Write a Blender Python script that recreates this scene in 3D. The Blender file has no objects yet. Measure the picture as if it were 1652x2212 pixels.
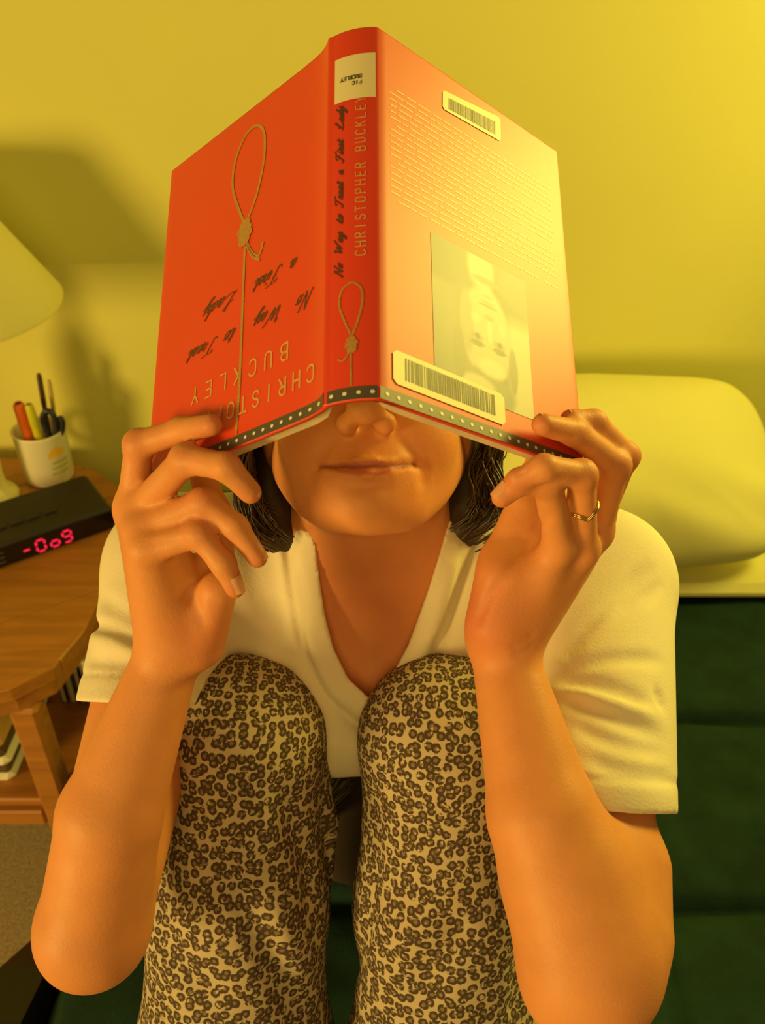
import bpy, math, random
import numpy as np
from mathutils import Matrix, Vector
random.seed(4); rng = np.random.default_rng(4)

# ------------------------------------------------------------------ camera, world, lights, exposure
SC = bpy.context.scene
COL = SC.collection
F_PX, CX, CY = 1880.0, 826.0, 1106.0
TH = math.radians(35.0)
CAM = np.array([0.0, 0.0, 1.39])
RGT = np.array([1.0, 0, 0]); UPC = np.array([0, math.sin(TH), math.cos(TH)]); FWD = np.array([0, math.cos(TH), -math.sin(TH)])

cd = bpy.data.cameras.new('camera'); cam = bpy.data.objects.new('camera', cd); COL.objects.link(cam)
cam.location = CAM; cam.rotation_euler = (math.radians(90) - TH, 0, 0)
cd.sensor_fit = 'HORIZONTAL'; cd.sensor_width = 36.0; cd.lens = 36.0 * F_PX / 1652.0; cd.clip_start = 0.02
cd.dof.use_dof = True; cd.dof.focus_distance = 0.58; cd.dof.aperture_fstop = 13.0
SC.camera = cam

world = bpy.data.worlds.new('room_light'); SC.world = world; world.use_nodes = True
world.node_tree.nodes['Background'].inputs[0].default_value = (1.0, 0.62, 0.20, 1)
world.node_tree.nodes['Background'].inputs[1].default_value = 0.15


def lamp(name, kind, loc, energy, color, size, target=None):
    d = bpy.data.lights.new(name, kind); d.energy = energy; d.color = color
    if kind == 'AREA': d.shape = 'DISK'; d.size = size
    else: d.shadow_soft_size = size
    o = bpy.data.objects.new(name, d); COL.objects.link(o); o.location = loc
    if target is not None:
        o.rotation_euler = (Vector(target) - Vector(loc)).to_track_quat('-Z', 'Y').to_euler()
    return o


WARM = (1.0, 0.665, 0.17)
GOLD = (1.0, 0.79, 0.13)
lamp('right_table_lamp', 'POINT', (1.10, 1.00, 1.56), 27.0, GOLD, 0.20)
rl_ = lamp('added_right_spot', 'SPOT', (0.98, 1.07, 1.63), 36.0, GOLD, 0.20, (0.06, 0.48, 1.08))  # added spot for the cheek strip and cover glare, aimed clear of the wall
rl_.data.spot_size = math.radians(66); rl_.data.spot_blend = 0.6
lamp('left_floor_lamp', 'AREA', (-2.35, -1.30, 1.10), 68.0, WARM, 0.8, (-0.1, 0.9, 0.95))
lamp('front_fill', 'AREA', (-0.1, -1.1, 1.75), 9.0, WARM, 1.2, (0.1, 0.9, 0.9))  # added fill, imitates room bounce and brightens the chest

SC.view_settings.view_transform = 'Standard'; SC.view_settings.look = 'None'
SC.view_settings.exposure = 0.0; SC.view_settings.gamma = 1.0; SC.view_settings.use_curve_mapping = False


# ------------------------------------------------------------------ helpers
def V3(*a): return np.array(a, float)


def W(px, py, d):
    """world point seen at photo pixel (px, py) at distance d along the optical axis"""
    return CAM + d * (FWD + (px - CX) / F_PX * RGT - (py - CY) / F_PX * UPC)


def project(P):
    q = P - CAM; d = q @ FWD
    return CX + F_PX * (q @ RGT) / d, CY - F_PX * (q @ UPC) / d, d


def tag(o, label=None, cat=None, group=None, kind=None):
    if label: o['label'] = label
    if cat: o['category'] = cat
    if group: o['group'] = group
    if kind: o['kind'] = kind
    return o


def empty(name, loc=(0, 0, 0), rz=0.0):
    o = bpy.data.objects.new(name, None); COL.objects.link(o); o.location = loc; o.rotation_euler = (0, 0, rz)
    o.empty_display_size = 0.05
    return o


def link(name, verts, faces, mats, parent=None, smooth=True, mi=None):
    me = bpy.data.meshes.new(name)
    verts = np.asarray(verts, np.float32)
    if isinstance(faces, np.ndarray):
        n, k = faces.shape
        me.vertices.add(len(verts)); me.vertices.foreach_set('co', verts.ravel())
        me.loops.add(n * k); me.loops.foreach_set('vertex_index', faces.astype(np.int32).ravel())
        me.polygons.add(n); me.polygons.foreach_set('loop_start', np.arange(0, n * k, k, dtype=np.int32))
        me.update(calc_edges=True)
    else:
        me.from_pydata(verts.tolist(), [], [list(f) for f in faces]); me.update()
    for m in (mats if isinstance(mats, (list, tuple)) else [mats]): me.materials.append(m)
    if mi is not None: me.polygons.foreach_set('material_index', np.asarray(mi, np.int32))
    me.polygons.foreach_set('use_smooth', np.full(len(me.polygons), smooth))
    o = bpy.data.objects.new(name, me); COL.objects.link(o)
    if parent is not None: o.parent = parent
    return o


def mat(name, color, rough=0.6, noise=0.0, nscale=40.0, bump=0.0, bscale=200.0, coat=0.0, coat_r=0.2, sss=0.0, metal=0.0, sheen=0.0, emit=None, attr=None, spec=0.5):
    m = bpy.data.materials.new(name); m.use_nodes = True; nt = m.node_tree; b = nt.nodes['Principled BSDF']
    b.inputs['Base Color'].default_value = (*color, 1); b.inputs['Roughness'].default_value = rough; b.inputs['Metallic'].default_value = metal
    b.inputs['Specular IOR Level'].default_value = spec
    if coat: b.inputs['Coat Weight'].default_value = coat; b.inputs['Coat Roughness'].default_value = coat_r
    if sheen: b.inputs['Sheen Weight'].default_value = sheen
    if sss:
        b.inputs['Subsurface Weight'].default_value = sss; b.inputs['Subsurface Radius'].default_value = (0.012, 0.004, 0.002); b.inputs['Subsurface Scale'].default_value = 0.5
    tc = nt.nodes.new('ShaderNodeTexCoord')
    src = None
    if attr:
        a = nt.nodes.new('ShaderNodeAttribute'); a.attribute_name = attr; src = a.outputs['Color']
    if noise:
        n = nt.nodes.new('ShaderNodeTexNoise'); n.inputs['Scale'].default_value = nscale; n.inputs['Detail'].default_value = 4
        nt.links.new(tc.outputs['Object'], n.inputs['Vector'])
        mp = nt.nodes.new('ShaderNodeMapRange'); mp.inputs['From Min'].default_value = 0.3; mp.inputs['From Max'].default_value = 0.7
        mp.inputs['To Min'].default_value = 1 - noise; mp.inputs['To Max'].default_value = 1 + noise * 0.5
        nt.links.new(n.outputs['Fac'], mp.inputs['Value'])
        mx = nt.nodes.new('ShaderNodeMix'); mx.data_type = 'RGBA'; mx.blend_type = 'MULTIPLY'; mx.inputs['Factor'].default_value = 1
        if src is not None: nt.links.new(src, mx.inputs['A'])
        else: mx.inputs['A'].default_value = (*color, 1)
        nt.links.new(mp.outputs['Result'], mx.inputs['B']); src = mx.outputs['Result']
    if src is not None: nt.links.new(src, b.inputs['Base Color'])
    if bump:
        n2 = nt.nodes.new('ShaderNodeTexNoise'); n2.inputs['Scale'].default_value = bscale; n2.inputs['Detail'].default_value = 3
        nt.links.new(tc.outputs['Object'], n2.inputs['Vector'])
        bp = nt.nodes.new('ShaderNodeBump'); bp.inputs['Strength'].default_value = bump; bp.inputs['Distance'].default_value = 0.002
        nt.links.new(n2.outputs['Fac'], bp.inputs['Height']); nt.links.new(bp.outputs['Normal'], b.inputs['Normal'])
    if emit:
        b.inputs['Emission Color'].default_value = (*emit[:3], 1); b.inputs['Emission Strength'].default_value = emit[3]
    return m


def box(name, lo, hi, m, parent=None, bev=0.003):
    """box with small chamfered edges"""
    lo = np.array(lo, float); hi = np.array(hi, float)
    b = min(bev, 0.45 * float((hi - lo).min()))
    vs, idx = [], {}
    for sx in (0, 1):
        for sy in (0, 1):
            for sz in (0, 1):
                c = np.where([sx, sy, sz], hi, lo); sg = np.where([sx, sy, sz], -1, 1) * b
                for ax in range(3):
                    p = c + sg; p[ax] = c[ax]
                    idx[(sx, sy, sz, ax)] = len(vs); vs.append(p)
    fs = []
    for ax in range(3):
        o1, o2 = [(1, 2), (0, 2), (0, 1)][ax]
        for s in (0, 1):
            q = []
            for (u, v) in ((0, 0), (1, 0), (1, 1), (0, 1)):
                k = [0, 0, 0]; k[ax] = s; k[o1] = u; k[o2] = v; q.append(idx[(*k, ax)])
            fs.append(q)
    for ax in range(3):
        o1, o2 = [(1, 2), (0, 2), (0, 1)][ax]
        for u in (0, 1):
            for v in (0, 1):
                k0 = [0, 0, 0]; k0[o1] = u; k0[o2] = v; k1 = list(k0); k1[ax] = 1
                fs.append([idx[(*k0, o1)], idx[(*k1, o1)], idx[(*k1, o2)], idx[(*k0, o2)]])
    for sx in (0, 1):
        for sy in (0, 1):
            for sz in (0, 1):
                fs.append([idx[(sx, sy, sz, a)] for a in range(3)])
    return fix_normals(link(name, vs, fs, m, parent, smooth=False))


def fix_normals(o):
    import bmesh
    bm = bmesh.new(); bm.from_mesh(o.data); bmesh.ops.recalc_face_normals(bm, faces=bm.faces); bm.to_mesh(o.data); bm.free()
    return o


def lathe(name, prof, m, parent=None, n=48, cap=True):
    """profile of (radius, z), revolved about z"""
    prof = np.array(prof, float); a = np.linspace(0, 2 * np.pi, n, endpoint=False)
    vs = np.concatenate([np.stack([r * np.cos(a), r * np.sin(a), np.full(n, z)], 1) for r, z in prof])
    fs = [(i * n + j, i * n + (j + 1) % n, (i + 1) * n + (j + 1) % n, (i + 1) * n + j) for i in range(len(prof) - 1) for j in range(n)]
    if cap:
        fs.append(tuple(range(n))[::-1]); fs.append(tuple((len(prof) - 1) * n + j for j in range(n)))
    return fix_normals(link(name, vs, fs, m, parent))


def extrude_poly(name, poly, z0, z1, m, parent=None, bev=0.0):
    poly = np.array(poly, float); n = len(poly)
    c = poly.mean(0); rings = [(0, z0), (0, z1)] if not bev else [(bev, z0), (0, z0 + bev), (0, z1 - bev), (bev, z1)]
    vs = []
    for off, z in rings:
        d = poly - c; L = np.linalg.norm(d, axis=1, keepdims=True)
        vs += [(*p, z) for p in c + d * (1 - off / L)]
    fs = [(r * n + i, r * n + (i + 1) % n, (r + 1) * n + (i + 1) % n, (r + 1) * n + i) for r in range(len(rings) - 1) for i in range(n)]
    fs += [tuple(range(n))[::-1], tuple((len(rings) - 1) * n + i for i in range(n))]
    return fix_normals(link(name, vs, fs, m, parent, smooth=False))


def tube_mesh(paths, radii, sides=5):
    """many tubes in one mesh; paths: list of (n,3)"""
    VS, FS, base = [], [], 0
    for P, r in zip(paths, radii):
        P = np.asarray(P, float); n = len(P); r = np.broadcast_to(np.asarray(r, float), (n,))
        T = np.gradient(P, axis=0); T /= np.linalg.norm(T, axis=1, keepdims=True) + 1e-12
        up = np.array([0.3, 0.5, 0.81]); A = np.cross(T, up); A /= np.linalg.norm(A, axis=1, keepdims=True) + 1e-9; B = np.cross(T, A)
        an = np.linspace(0, 2 * np.pi, sides, endpoint=False)
        ring = P[:, None] + r[:, None, None] * (A[:, None] * np.cos(an)[None, :, None] + B[:, None] * np.sin(an)[None, :, None])
        VS.append(ring.reshape(-1, 3))
        i, j = np.meshgrid(np.arange(n - 1), np.arange(sides), indexing='ij'); j2 = (j + 1) % sides
        FS.append(np.stack([i * sides + j, i * sides + j2, (i + 1) * sides + j2, (i + 1) * sides + j], -1).reshape(-1, 4) + base)
        base += n * sides
    return np.concatenate(VS), np.concatenate(FS)


def catmull(pts, per=8):
    P = np.array(pts, float); P = np.vstack([2 * P[0] - P[1], P, 2 * P[-1] - P[-2]]); out = []
    for i in range(1, len(P) - 2):
        t = np.linspace(0, 1, per, endpoint=False)[:, None]
        out.append(0.5 * ((2 * P[i]) + (-P[i - 1] + P[i + 1]) * t + (2 * P[i - 1] - 5 * P[i] + 4 * P[i + 1] - P[i + 2]) * t ** 2 + (-P[i - 1] + 3 * P[i] - 3 * P[i + 1] + P[i + 2]) * t ** 3))
    out.append(P[-2][None])
    return np.concatenate(out)


# ------------------------------------------------------------------ signed-distance modelling (soft bodies and cloth)
def unit(v): v = np.asarray(v, float); return v / np.linalg.norm(v)


class Rc:      # tapering capsule; with n and s < 1 flattened along n
    def __init__(self, a, b, ra, rb, n=None, s=1.0):
        self.a, self.b, self.ra, self.rb = np.asarray(a, float), np.asarray(b, float), ra, rb
        self.n = None if n is None else unit(n); self.s = s
        self.c = (self.a + self.b) / 2; self.R = np.linalg.norm(self.b - self.a) / 2 + max(ra, rb)

    def __call__(self, P):
        ba = self.b - self.a; pa = P - self.a
        h = np.clip(pa @ ba / (ba @ ba + 1e-12), 0, 1); q = pa - h[:, None] * ba
        q2 = np.einsum('ij,ij->i', q, q); r = self.ra + (self.rb - self.ra) * h
        if self.n is None: return np.sqrt(q2) - r
        qn = q @ self.n
        return (np.sqrt(q2 + qn * qn * (1 / self.s ** 2 - 1)) - r) * (0.5 + 0.5 * self.s)


class El:      # ellipsoid with axes as rows of M
    def __init__(self, c, r, M=None):
        self.c, self.r = np.asarray(c, float), np.asarray(r, float); self.M = np.eye(3) if M is None else M; self.R = max(r)

    def __call__(self, P):
        q = (P - self.c) @ self.M.T; k0 = np.linalg.norm(q / self.r, axis=1); k1 = np.linalg.norm(q / self.r ** 2, axis=1)
        return np.where(k1 > 1e-9, k0 * (k0 - 1) / np.maximum(k1, 1e-9), -self.r.min())


class Groove:  # adds amp (grooves +, ridges -) near a polyline
    def __init__(self, pts, amp, width):
        self.p = np.asarray(pts, float); self.amp, self.w = amp, width
        self.c = self.p.mean(0); self.R = np.linalg.norm(self.p - self.c, axis=1).max() + 2.6 * width

    def val(self, P):
        best = np.full(len(P), 1e9); L = len(self.p) - 1; tt = np.zeros(len(P))
        for i in range(L):
            a, ba = self.p[i], self.p[i + 1] - self.p[i]; h = np.clip((P - a) @ ba / (ba @ ba), 0, 1)
            d = np.linalg.norm(P - a - h[:, None] * ba, axis=1); m = d < best; best = np.where(m, d, best); tt = np.where(m, (i + h) / L, tt)
        fade = np.clip(np.minimum(tt, 1 - tt) * 5 + 0.25, 0, 1)
        return self.amp * np.exp(-(best / self.w) ** 2) * fade


def smin(a, b, k):
    if k <= 0: return np.minimum(a, b)
    h = np.maximum(k - np.abs(a - b), 0) / k
    return np.minimum(a, b) - h * h * k * 0.25


class Sd:
    """list of operations: add (smooth union), cut (smooth subtraction), disp (displacement), fn (free function of points and distance)"""
    def __init__(self): self.ops = []
    def add(self, p, k=0.01): self.ops.append(('u', p, k)); return self
    def cut(self, p, k=0.004): self.ops.append(('s', p, k)); return self
    def disp(self, g): self.ops.append(('d', g, 0)); return self
    def fn(self, f): self.ops.append(('f', f, 0)); return self

    def bound(self):
        us = [o for o in self.ops if o[0] == 'u']
        for o in us:
            if isinstance(o[1], Sd): o[1].bound()
        lo = np.min([o[1].c - o[1].R for o in us], 0); hi = np.max([o[1].c + o[1].R for o in us], 0)
        self.c = (lo + hi) / 2; self.R = np.linalg.norm(hi - lo) / 2; self.lo, self.hi = lo, hi
        return self

    def near(self, c, r):
        s = Sd(); s.c, s.R = self.c, self.R
        for t, p, k in self.ops:
            if t == 'f': s.ops.append((t, p, k)); continue
            if np.linalg.norm(p.c - c) - p.R > r + k + 0.02: continue
            s.ops.append((t, p.near(c, r) if isinstance(p, Sd) else p, k))
        return s

    def __call__(self, P):
        d = np.full(len(P), 0.3)
        for t, p, k in self.ops:
            if t == 'u': d = smin(d, p(P), k)
            elif t == 's': d = -smin(-d, p(P), k)
            elif t == 'd': d = d + p.val(P)
            else: d = p(P, d)
        return d


def surface(sd, h, n=20, relax=2):
    """blockwise surface nets; returns vertices and quads"""
    sd.bound(); lo = sd.lo - 0.02; B = n * h
    nb = np.ceil((sd.hi + 0.02 - lo) / B).astype(int)
    I = np.stack(np.meshgrid(*[np.arange(k) for k in nb], indexing='ij'), -1).reshape(-1, 3)
    cen = lo + (I + 0.5) * B; half = B * 0.5 * math.sqrt(3)
    d = np.concatenate([sd(c) for c in np.array_split(cen, max(1, len(cen) // 20000))])
    I = I[np.abs(d) < half * 1.35 + 0.006]
    g = np.stack(np.meshgrid(*[np.arange(n + 1)] * 3, indexing='ij'), -1).reshape(-1, 3)
    S = (nb * n + 4).astype(np.int64)
    key = lambda q: (q[..., 0] * S[1] + q[..., 1]) * S[2] + q[..., 2]
    corners = np.array([[x, y, z] for x in (0, 1) for y in (0, 1) for z in (0, 1)])
    edges = [(a, b) for a in range(8) for b in range(8) if a < b and np.abs(corners[a] - corners[b]).sum() == 1]
    KV, VV, QQ = [], [], []
    for b in I:
        c0 = lo + b * B
        sub = sd.near(c0 + B / 2, half)
        if not any(o[0] == 'u' for o in sub.ops): continue
        D = sub(c0 + g * h).reshape(n + 1, n + 1, n + 1); neg = D < 0
        if neg.all() or not neg.any(): continue
        cc = [D[x:n + x, y:n + y, z:n + z] for x, y, z in corners]
        cnt = sum((c < 0).astype(int) for c in cc); act = (cnt > 0) & (cnt < 8); ix = np.argwhere(act)
        if len(ix):
            val = np.stack([c[act] for c in cc], 1); acc = np.zeros((len(ix), 3)); num = np.zeros(len(ix))
            for a, e in edges:
                va, ve = val[:, a], val[:, e]; m = (va < 0) != (ve < 0); t = np.where(m, va / np.where(m, va - ve, 1), 0)
                acc += m[:, None] * (corners[a] + t[:, None] * (corners[e] - corners[a])); num += m
            KV.append(key(ix + b * n + 1)); VV.append(c0 + (ix + acc / num[:, None]) * h)
        for ax in range(3):
            o1, o2 = (ax + 1) % 3, (ax + 2) % 3
            A = D[:n, :n, :n]; sl = [slice(0, n)] * 3; sl[ax] = slice(1, n + 1); C = D[tuple(sl)]
            m = (A < 0) != (C < 0); q = np.argwhere(m)
            if not len(q): continue
            inside = A[m] < 0; q = q + b * n + 1; e1 = np.eye(3, dtype=int)[o1]; e2 = np.eye(3, dtype=int)[o2]
            quad = np.stack([key(q - e1 - e2), key(q - e2), key(q), key(q - e1)], 1)
            quad[~inside] = quad[~inside][:, ::-1]; QQ.append(quad)
    K = np.concatenate(KV); Vv = np.concatenate(VV); Q = np.concatenate(QQ)
    K, first = np.unique(K, return_index=True); Vv = Vv[first]
    pos = np.clip(np.searchsorted(K, Q), 0, len(K) - 1); ok = (K[pos] == Q).all(1); Q = pos[ok]
    for _ in range(relax):
        s = np.zeros_like(Vv); c = np.zeros(len(Vv))
        for a in range(4):
            i, j = Q[:, a], Q[:, (a + 1) % 4]
            for ax in range(3): s[:, ax] += np.bincount(i, Vv[j, ax], len(Vv)) + np.bincount(j, Vv[i, ax], len(Vv))
            c += np.bincount(i, minlength=len(Vv)) + np.bincount(j, minlength=len(Vv))
        Vv = 0.5 * Vv + 0.5 * s / np.maximum(c, 1)[:, None]
    return Vv, Q


def trace(sd, px, py, t0=0.42, t1=1.0):
    """first surface point of sd along the sight line of a photo pixel: used to lay folds onto cloth"""
    d = W(px, py, 1.0) - CAM; L = np.linalg.norm(d); t = t0
    for _ in range(90):
        v = float(sd((CAM + d * t)[None])[0])
        if v < 0.0004 or t > t1: break
        t += max(v * 0.8, 0.0004) / L
    return CAM + d * t


# ------------------------------------------------------------------ materials
M_wall = mat('wall_paint', (0.76, 0.75, 0.19), 0.8, noise=0.03, nscale=3.0, bump=0.15, bscale=120)
M_carpet = mat('beige_carpet', (0.46, 0.36, 0.20), 0.95, noise=0.35, nscale=180, bump=0.8, bscale=400)
M_white = mat('white_paint', (0.80, 0.78, 0.62), 0.6)
M_futon = mat('green_cotton', (0.017, 0.050, 0.030), 0.9, noise=0.25, nscale=25, bump=0.5, bscale=600, spec=0.2)
M_black = mat('black_metal', (0.012, 0.012, 0.012), 0.5)
M_pillow = mat('pillow_cotton', (0.92, 0.90, 0.32), 0.85, noise=0.03, nscale=6, bump=0.25, bscale=14)
M_wood = None
M_shade = mat('lamp_shade_cloth', (0.92, 0.89, 0.36), 0.85, bump=0.2, bscale=300)
M_lampbase = mat('lamp_ceramic', (0.82, 0.78, 0.32), 0.35, spec=0.5)
M_clock = mat('clock_black_plastic', (0.018, 0.015, 0.010), 0.55)
M_clockface = mat('clock_dark_window', (0.010, 0.006, 0.005), 0.2)
M_digit = mat('red_digit', (0.3, 0.0, 0.0), 0.5, emit=(1.0, 0.015, 0.06, 1.1))
M_mug = mat('mug_glaze', (0.83, 0.80, 0.62), 0.3)


def wood(name, c1, c2, scale=(6, 60, 60)):
    m = bpy.data.materials.new(name); m.use_nodes = True; nt = m.node_tree; b = nt.nodes['Principled BSDF']
    tc = nt.nodes.new('ShaderNodeTexCoord'); mp = nt.nodes.new('ShaderNodeMapping'); mp.inputs['Scale'].default_value = scale
    n = nt.nodes.new('ShaderNodeTexNoise'); n.inputs['Scale'].default_value = 1.0; n.inputs['Detail'].default_value = 5; n.inputs['Distortion'].default_value = 0.6
    r = nt.nodes.new('ShaderNodeValToRGB'); r.color_ramp.elements[0].position = 0.3; r.color_ramp.elements[1].position = 0.7
    r.color_ramp.elements[0].color = (*c1, 1); r.color_ramp.elements[1].color = (*c2, 1)
    nt.links.new(tc.outputs['Object'], mp.inputs['Vector']); nt.links.new(mp.outputs['Vector'], n.inputs['Vector'])
    nt.links.new(n.outputs['Fac'], r.inputs['Fac']); nt.links.new(r.outputs['Color'], b.inputs['Base Color']); b.inputs['Roughness'].default_value = 0.42
    return m


M_wood = wood('orange_wood', (0.33, 0.13, 0.022), (0.46, 0.19, 0.034))

# ------------------------------------------------------------------ the room
WALL_Y = 1.52
tag(box('floor', (-2.6, -2.0, -0.05), (2.6, WALL_Y, 0.0), M_carpet, bev=0.001), 'beige carpeted floor', kind='structure')
tag(box('wall_back', (-2.6, WALL_Y, -0.05), (2.6, WALL_Y + 0.1, 2.7), M_wall, bev=0.001), 'plain yellow-lit back wall', kind='structure')
tag(box('baseboard_back', (-2.6, WALL_Y - 0.014, 0.0), (2.6, WALL_Y, 0.09), M_white, bev=0.003), 'white baseboard along the back wall', kind='structure')

# ------------------------------------------------------------------ futon
FZ = 0.42
fr = empty('futon_platform', (0.3, 0.8, 0)); tag(fr, 'black futon platform under the dark green mattress', 'bed frame')


def at(o, parent):
    """keep world placement of mesh o while parenting it to an unrotated empty"""
    o.parent = parent; o.location = -Vector(parent.location); return o


prof = [(0.02, 0.0), (0.02, 0.43), (0.44, 0.43), (0.51, 0.405), (0.575, 0.345), (0.63, 0.285), (0.65, 0.20), (0.66, 0.0)]
vs = [(-0.432, y, z) for y, z in prof] + [(-0.378, y, z) for y, z in prof]; n = len(prof)
fs = [tuple(range(n)), tuple(range(n, 2 * n))] + [(i, (i + 1) % n, n + (i + 1) % n, n + i) for i in range(n)]
at(fix_normals(link('arm', vs, fs, M_black, smooth=False)), fr)
for y in (0.1, 1.40): at(box('side_rail', (-0.36, y, 0.15), (1.25, y + 0.04, 0.24), M_black), fr)
for k in range(8): at(box('slat', (-0.33 + k * 0.2, 0.12, 0.225), (-0.25 + k * 0.2, 1.42, 0.245), M_black), fr)
for x in (-0.34, 1.18):
    for y in (0.1, 1.40): at(box('leg', (x, y, 0.0), (x + 0.05, y + 0.04, 0.16), M_black), fr)

X0, X1, Y0, Y1, ZB = -0.362, 1.25, 0.06, 1.47, 0.25


def mattress():
    xs = np.arange(X0, X1 + 1e-6, 0.012); ys = np.arange(Y0, Y1 + 1e-6, 0.006); X, Y = np.meshgrid(xs, ys, indexing='ij')
    seams = [0.287, 0.577, 0.864, 1.152]
    z = np.full_like(X, FZ + 0.008)
    for s in seams: z -= 0.022 * np.exp(-((Y - s) / 0.009) ** 2) + 0.009 * np.exp(-((Y - s) / 0.045) ** 2)
    z -= np.where(Y < 0.57, 0.012 * np.exp(-((X - 0.312) / 0.006) ** 2) + 0.004 * np.exp(-((X - 0.312) / 0.03) ** 2), 0)
    z += 0.0016 * np.sin(19 * X + 7 * np.sin(9 * Y)) + 0.0022 * np.sin(37 * Y + 3 * np.sin(6 * X)) + 0.0012 * np.sin(90 * Y + 5 * np.sin(11 * X))
    e = np.minimum(np.minimum(X - X0, X1 - X), np.minimum(Y - Y0, Y1 - Y)); z -= 0.035 * np.clip(1 - e / 0.03, 0, 1) ** 2
    nx, ny = X.shape; top = np.stack([X, Y, z], -1).reshape(-1, 3)
    i, j = np.meshgrid(np.arange(nx - 1), np.arange(ny - 1), indexing='ij'); q = np.stack([i * ny + j, (i + 1) * ny + j, (i + 1) * ny + j + 1, i * ny + j + 1], -1).reshape(-1, 4)
    bd = [k * ny for k in range(nx)] + [(nx - 1) * ny + k for k in range(1, ny)] + [k * ny + ny - 1 for k in range(nx - 2, -1, -1)] + [k for k in range(ny - 2, 0, -1)]
    bd = np.array(bd); m = len(bd); V = [top]; F = [q]; prev = bd; base = len(top)
    for fr_, out in ((0.35, 0.014), (0.7, 0.012), (1.0, -0.02)):
        p = top[bd].copy(); c = np.array([(X0 + X1) / 2, (Y0 + Y1) / 2]); hx = np.array([(X1 - X0) / 2, (Y1 - Y0) / 2])
        p[:, 2] = p[:, 2] * (1 - fr_) + ZB * fr_; p[:, :2] = c + (p[:, :2] - c) * (1 + out / hx)
        V.append(p); cur = np.arange(base, base + m); base += m
        F.append(np.stack([prev, cur, np.roll(cur, -1), np.roll(prev, -1)], 1)); prev = cur
    V.append(np.array([[(X0 + X1) / 2, (Y0 + Y1) / 2, ZB]])); F.append(np.stack([prev, np.roll(prev, -1), np.full(m, base), np.full(m, base)], 1)[:, :4])
    V = np.concatenate(V); F = np.concatenate(F)
    faces = [tuple(dict.fromkeys(f)) for f in F.tolist()]
    return fix_normals(link('futon_mattress', V, faces, M_futon))


tag(mattress(), 'dark green tufted futon mattress the reader sits on', 'mattress')

# ------------------------------------------------------------------ pillow and folded sheet
tag(box('folded_sheet', (0.02, 1.105, FZ + 0.0135), (0.80, 1.44, FZ + 0.044), M_pillow, bev=0.012), 'folded pale sheet lying on the green futon under the pillow', 'sheet')


def pillow():
    nu, nv = 96, 64; u = np.linspace(0, 2 * np.pi, nu, endpoint=False); v = np.linspace(-np.pi / 2, np.pi / 2, nv)
    U, Vv = np.meshgrid(u, v, indexing='ij'); sg = lambda a, p: np.sign(a) * np.abs(a) ** p
    x = 0.30 * sg(np.cos(U), 0.42) * np.cos(Vv) ** 0.62; y = 0.19 * sg(np.sin(U), 0.5) * np.cos(Vv) ** 0.62; z = 0.092 * sg(np.sin(Vv), 0.85)
    r = np.maximum(np.abs(x) / 0.30, np.abs(y) / 0.19)
    z *= 1 - 0.35 * r ** 4
    z += np.cos(Vv) * 0.0 + 0.009 * np.sin(48 * y + 5 * np.sin(5 * x)) * np.clip(r, 0.15, 1) * np.exp(-((y + 0.13) / 0.09) ** 2) + 0.003 * np.sin(23 * x + 9 * y)
    P = np.stack([x, y, z], -1).reshape(-1, 3)
    i, j = np.meshgrid(np.arange(nu), np.arange(nv - 1), indexing='ij'); i2 = (i + 1) % nu
    Q = np.stack([i * nv + j, i2 * nv + j, i2 * nv + j + 1, i * nv + j + 1], -1).reshape(-1, 4)
    t = math.radians(24); R = np.array([[1, 0, 0], [0, math.cos(t), -math.sin(t)], [0, math.sin(t), math.cos(t)]])
    return link('pillow', P @ R.T + np.array([0.372, 1.275, 0.592]), Q, M_pillow)


tag(pillow(), 'plump pale yellow pillow leaning against the wall behind the reader', 'pillow')

# ------------------------------------------------------------------ bedside table
TZ = 0.50
tb = empty('bedside_table', (-0.66, 1.15, 0)); tag(tb, 'orange-brown wooden bedside table with cut corners and lower shelf', 'table')
OUT = np.array([(-0.90, 0.80), (-0.60, 0.812), (-0.515, 0.845), (-0.468, 0.885), (-0.446, 0.96), (-0.441, 1.05), (-0.441, 1.20), (-0.464, 1.325), (-0.555, 1.415), (-0.66, 1.455), (-0.90, 1.455), (-1.0, 1.35), (-1.0, 0.92)])


def clip_poly(P, n, c):
    out = []
    for i in range(len(P)):
        a, b = P[i], P[(i + 1) % len(P)]; da, db = a @ n - c, b @ n - c
        if da <= 0: out.append(a)
        if da * db < 0: out.append(a + (b - a) * da / (da - db))
    return np.array(out)


nd = unit((-0.081, 0.136)); cut0 = float(np.array([-0.577, 0.979]) @ nd)
for k in range(-3, 6):
    p = OUT
    for s, c in ((1, cut0 + (k + 1) * 0.125 - 0.0008), (-1, -(cut0 + k * 0.125 + 0.0008))):
        p = clip_poly(p, nd * s, c)
        if len(p) < 3: break
    if len(p) >= 3 and np.ptp(p, 0).min() > 0.02: at(extrude_poly('plank', p, TZ - 0.026, TZ, M_wood, bev=0.0025), tb)
at(extrude_poly('apron', (OUT - OUT.mean(0)) * 0.90 + OUT.mean(0), TZ - 0.075, TZ - 0.0265, M_wood), tb)
LX = (-0.548, -0.94); LY = (0.872, 1.36)
for x in LX:
    for y in LY: at(box('leg', (x, y, 0.0), (x + 0.042, y + 0.04, TZ - 0.076), M_wood, bev=0.006), tb)
at(box('lower_shelf', (-0.93, 0.885, 0.185), (-0.512, 1.39, 0.203), M_wood), tb)
at(box('stretcher', (-0.905, 0.875, 0.15), (-0.55, 0.90, 0.184), M_wood), tb)
at(box('stretcher', (-0.54, 0.915, 0.15), (-0.515, 1.355, 0.184), M_wood), tb)

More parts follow.
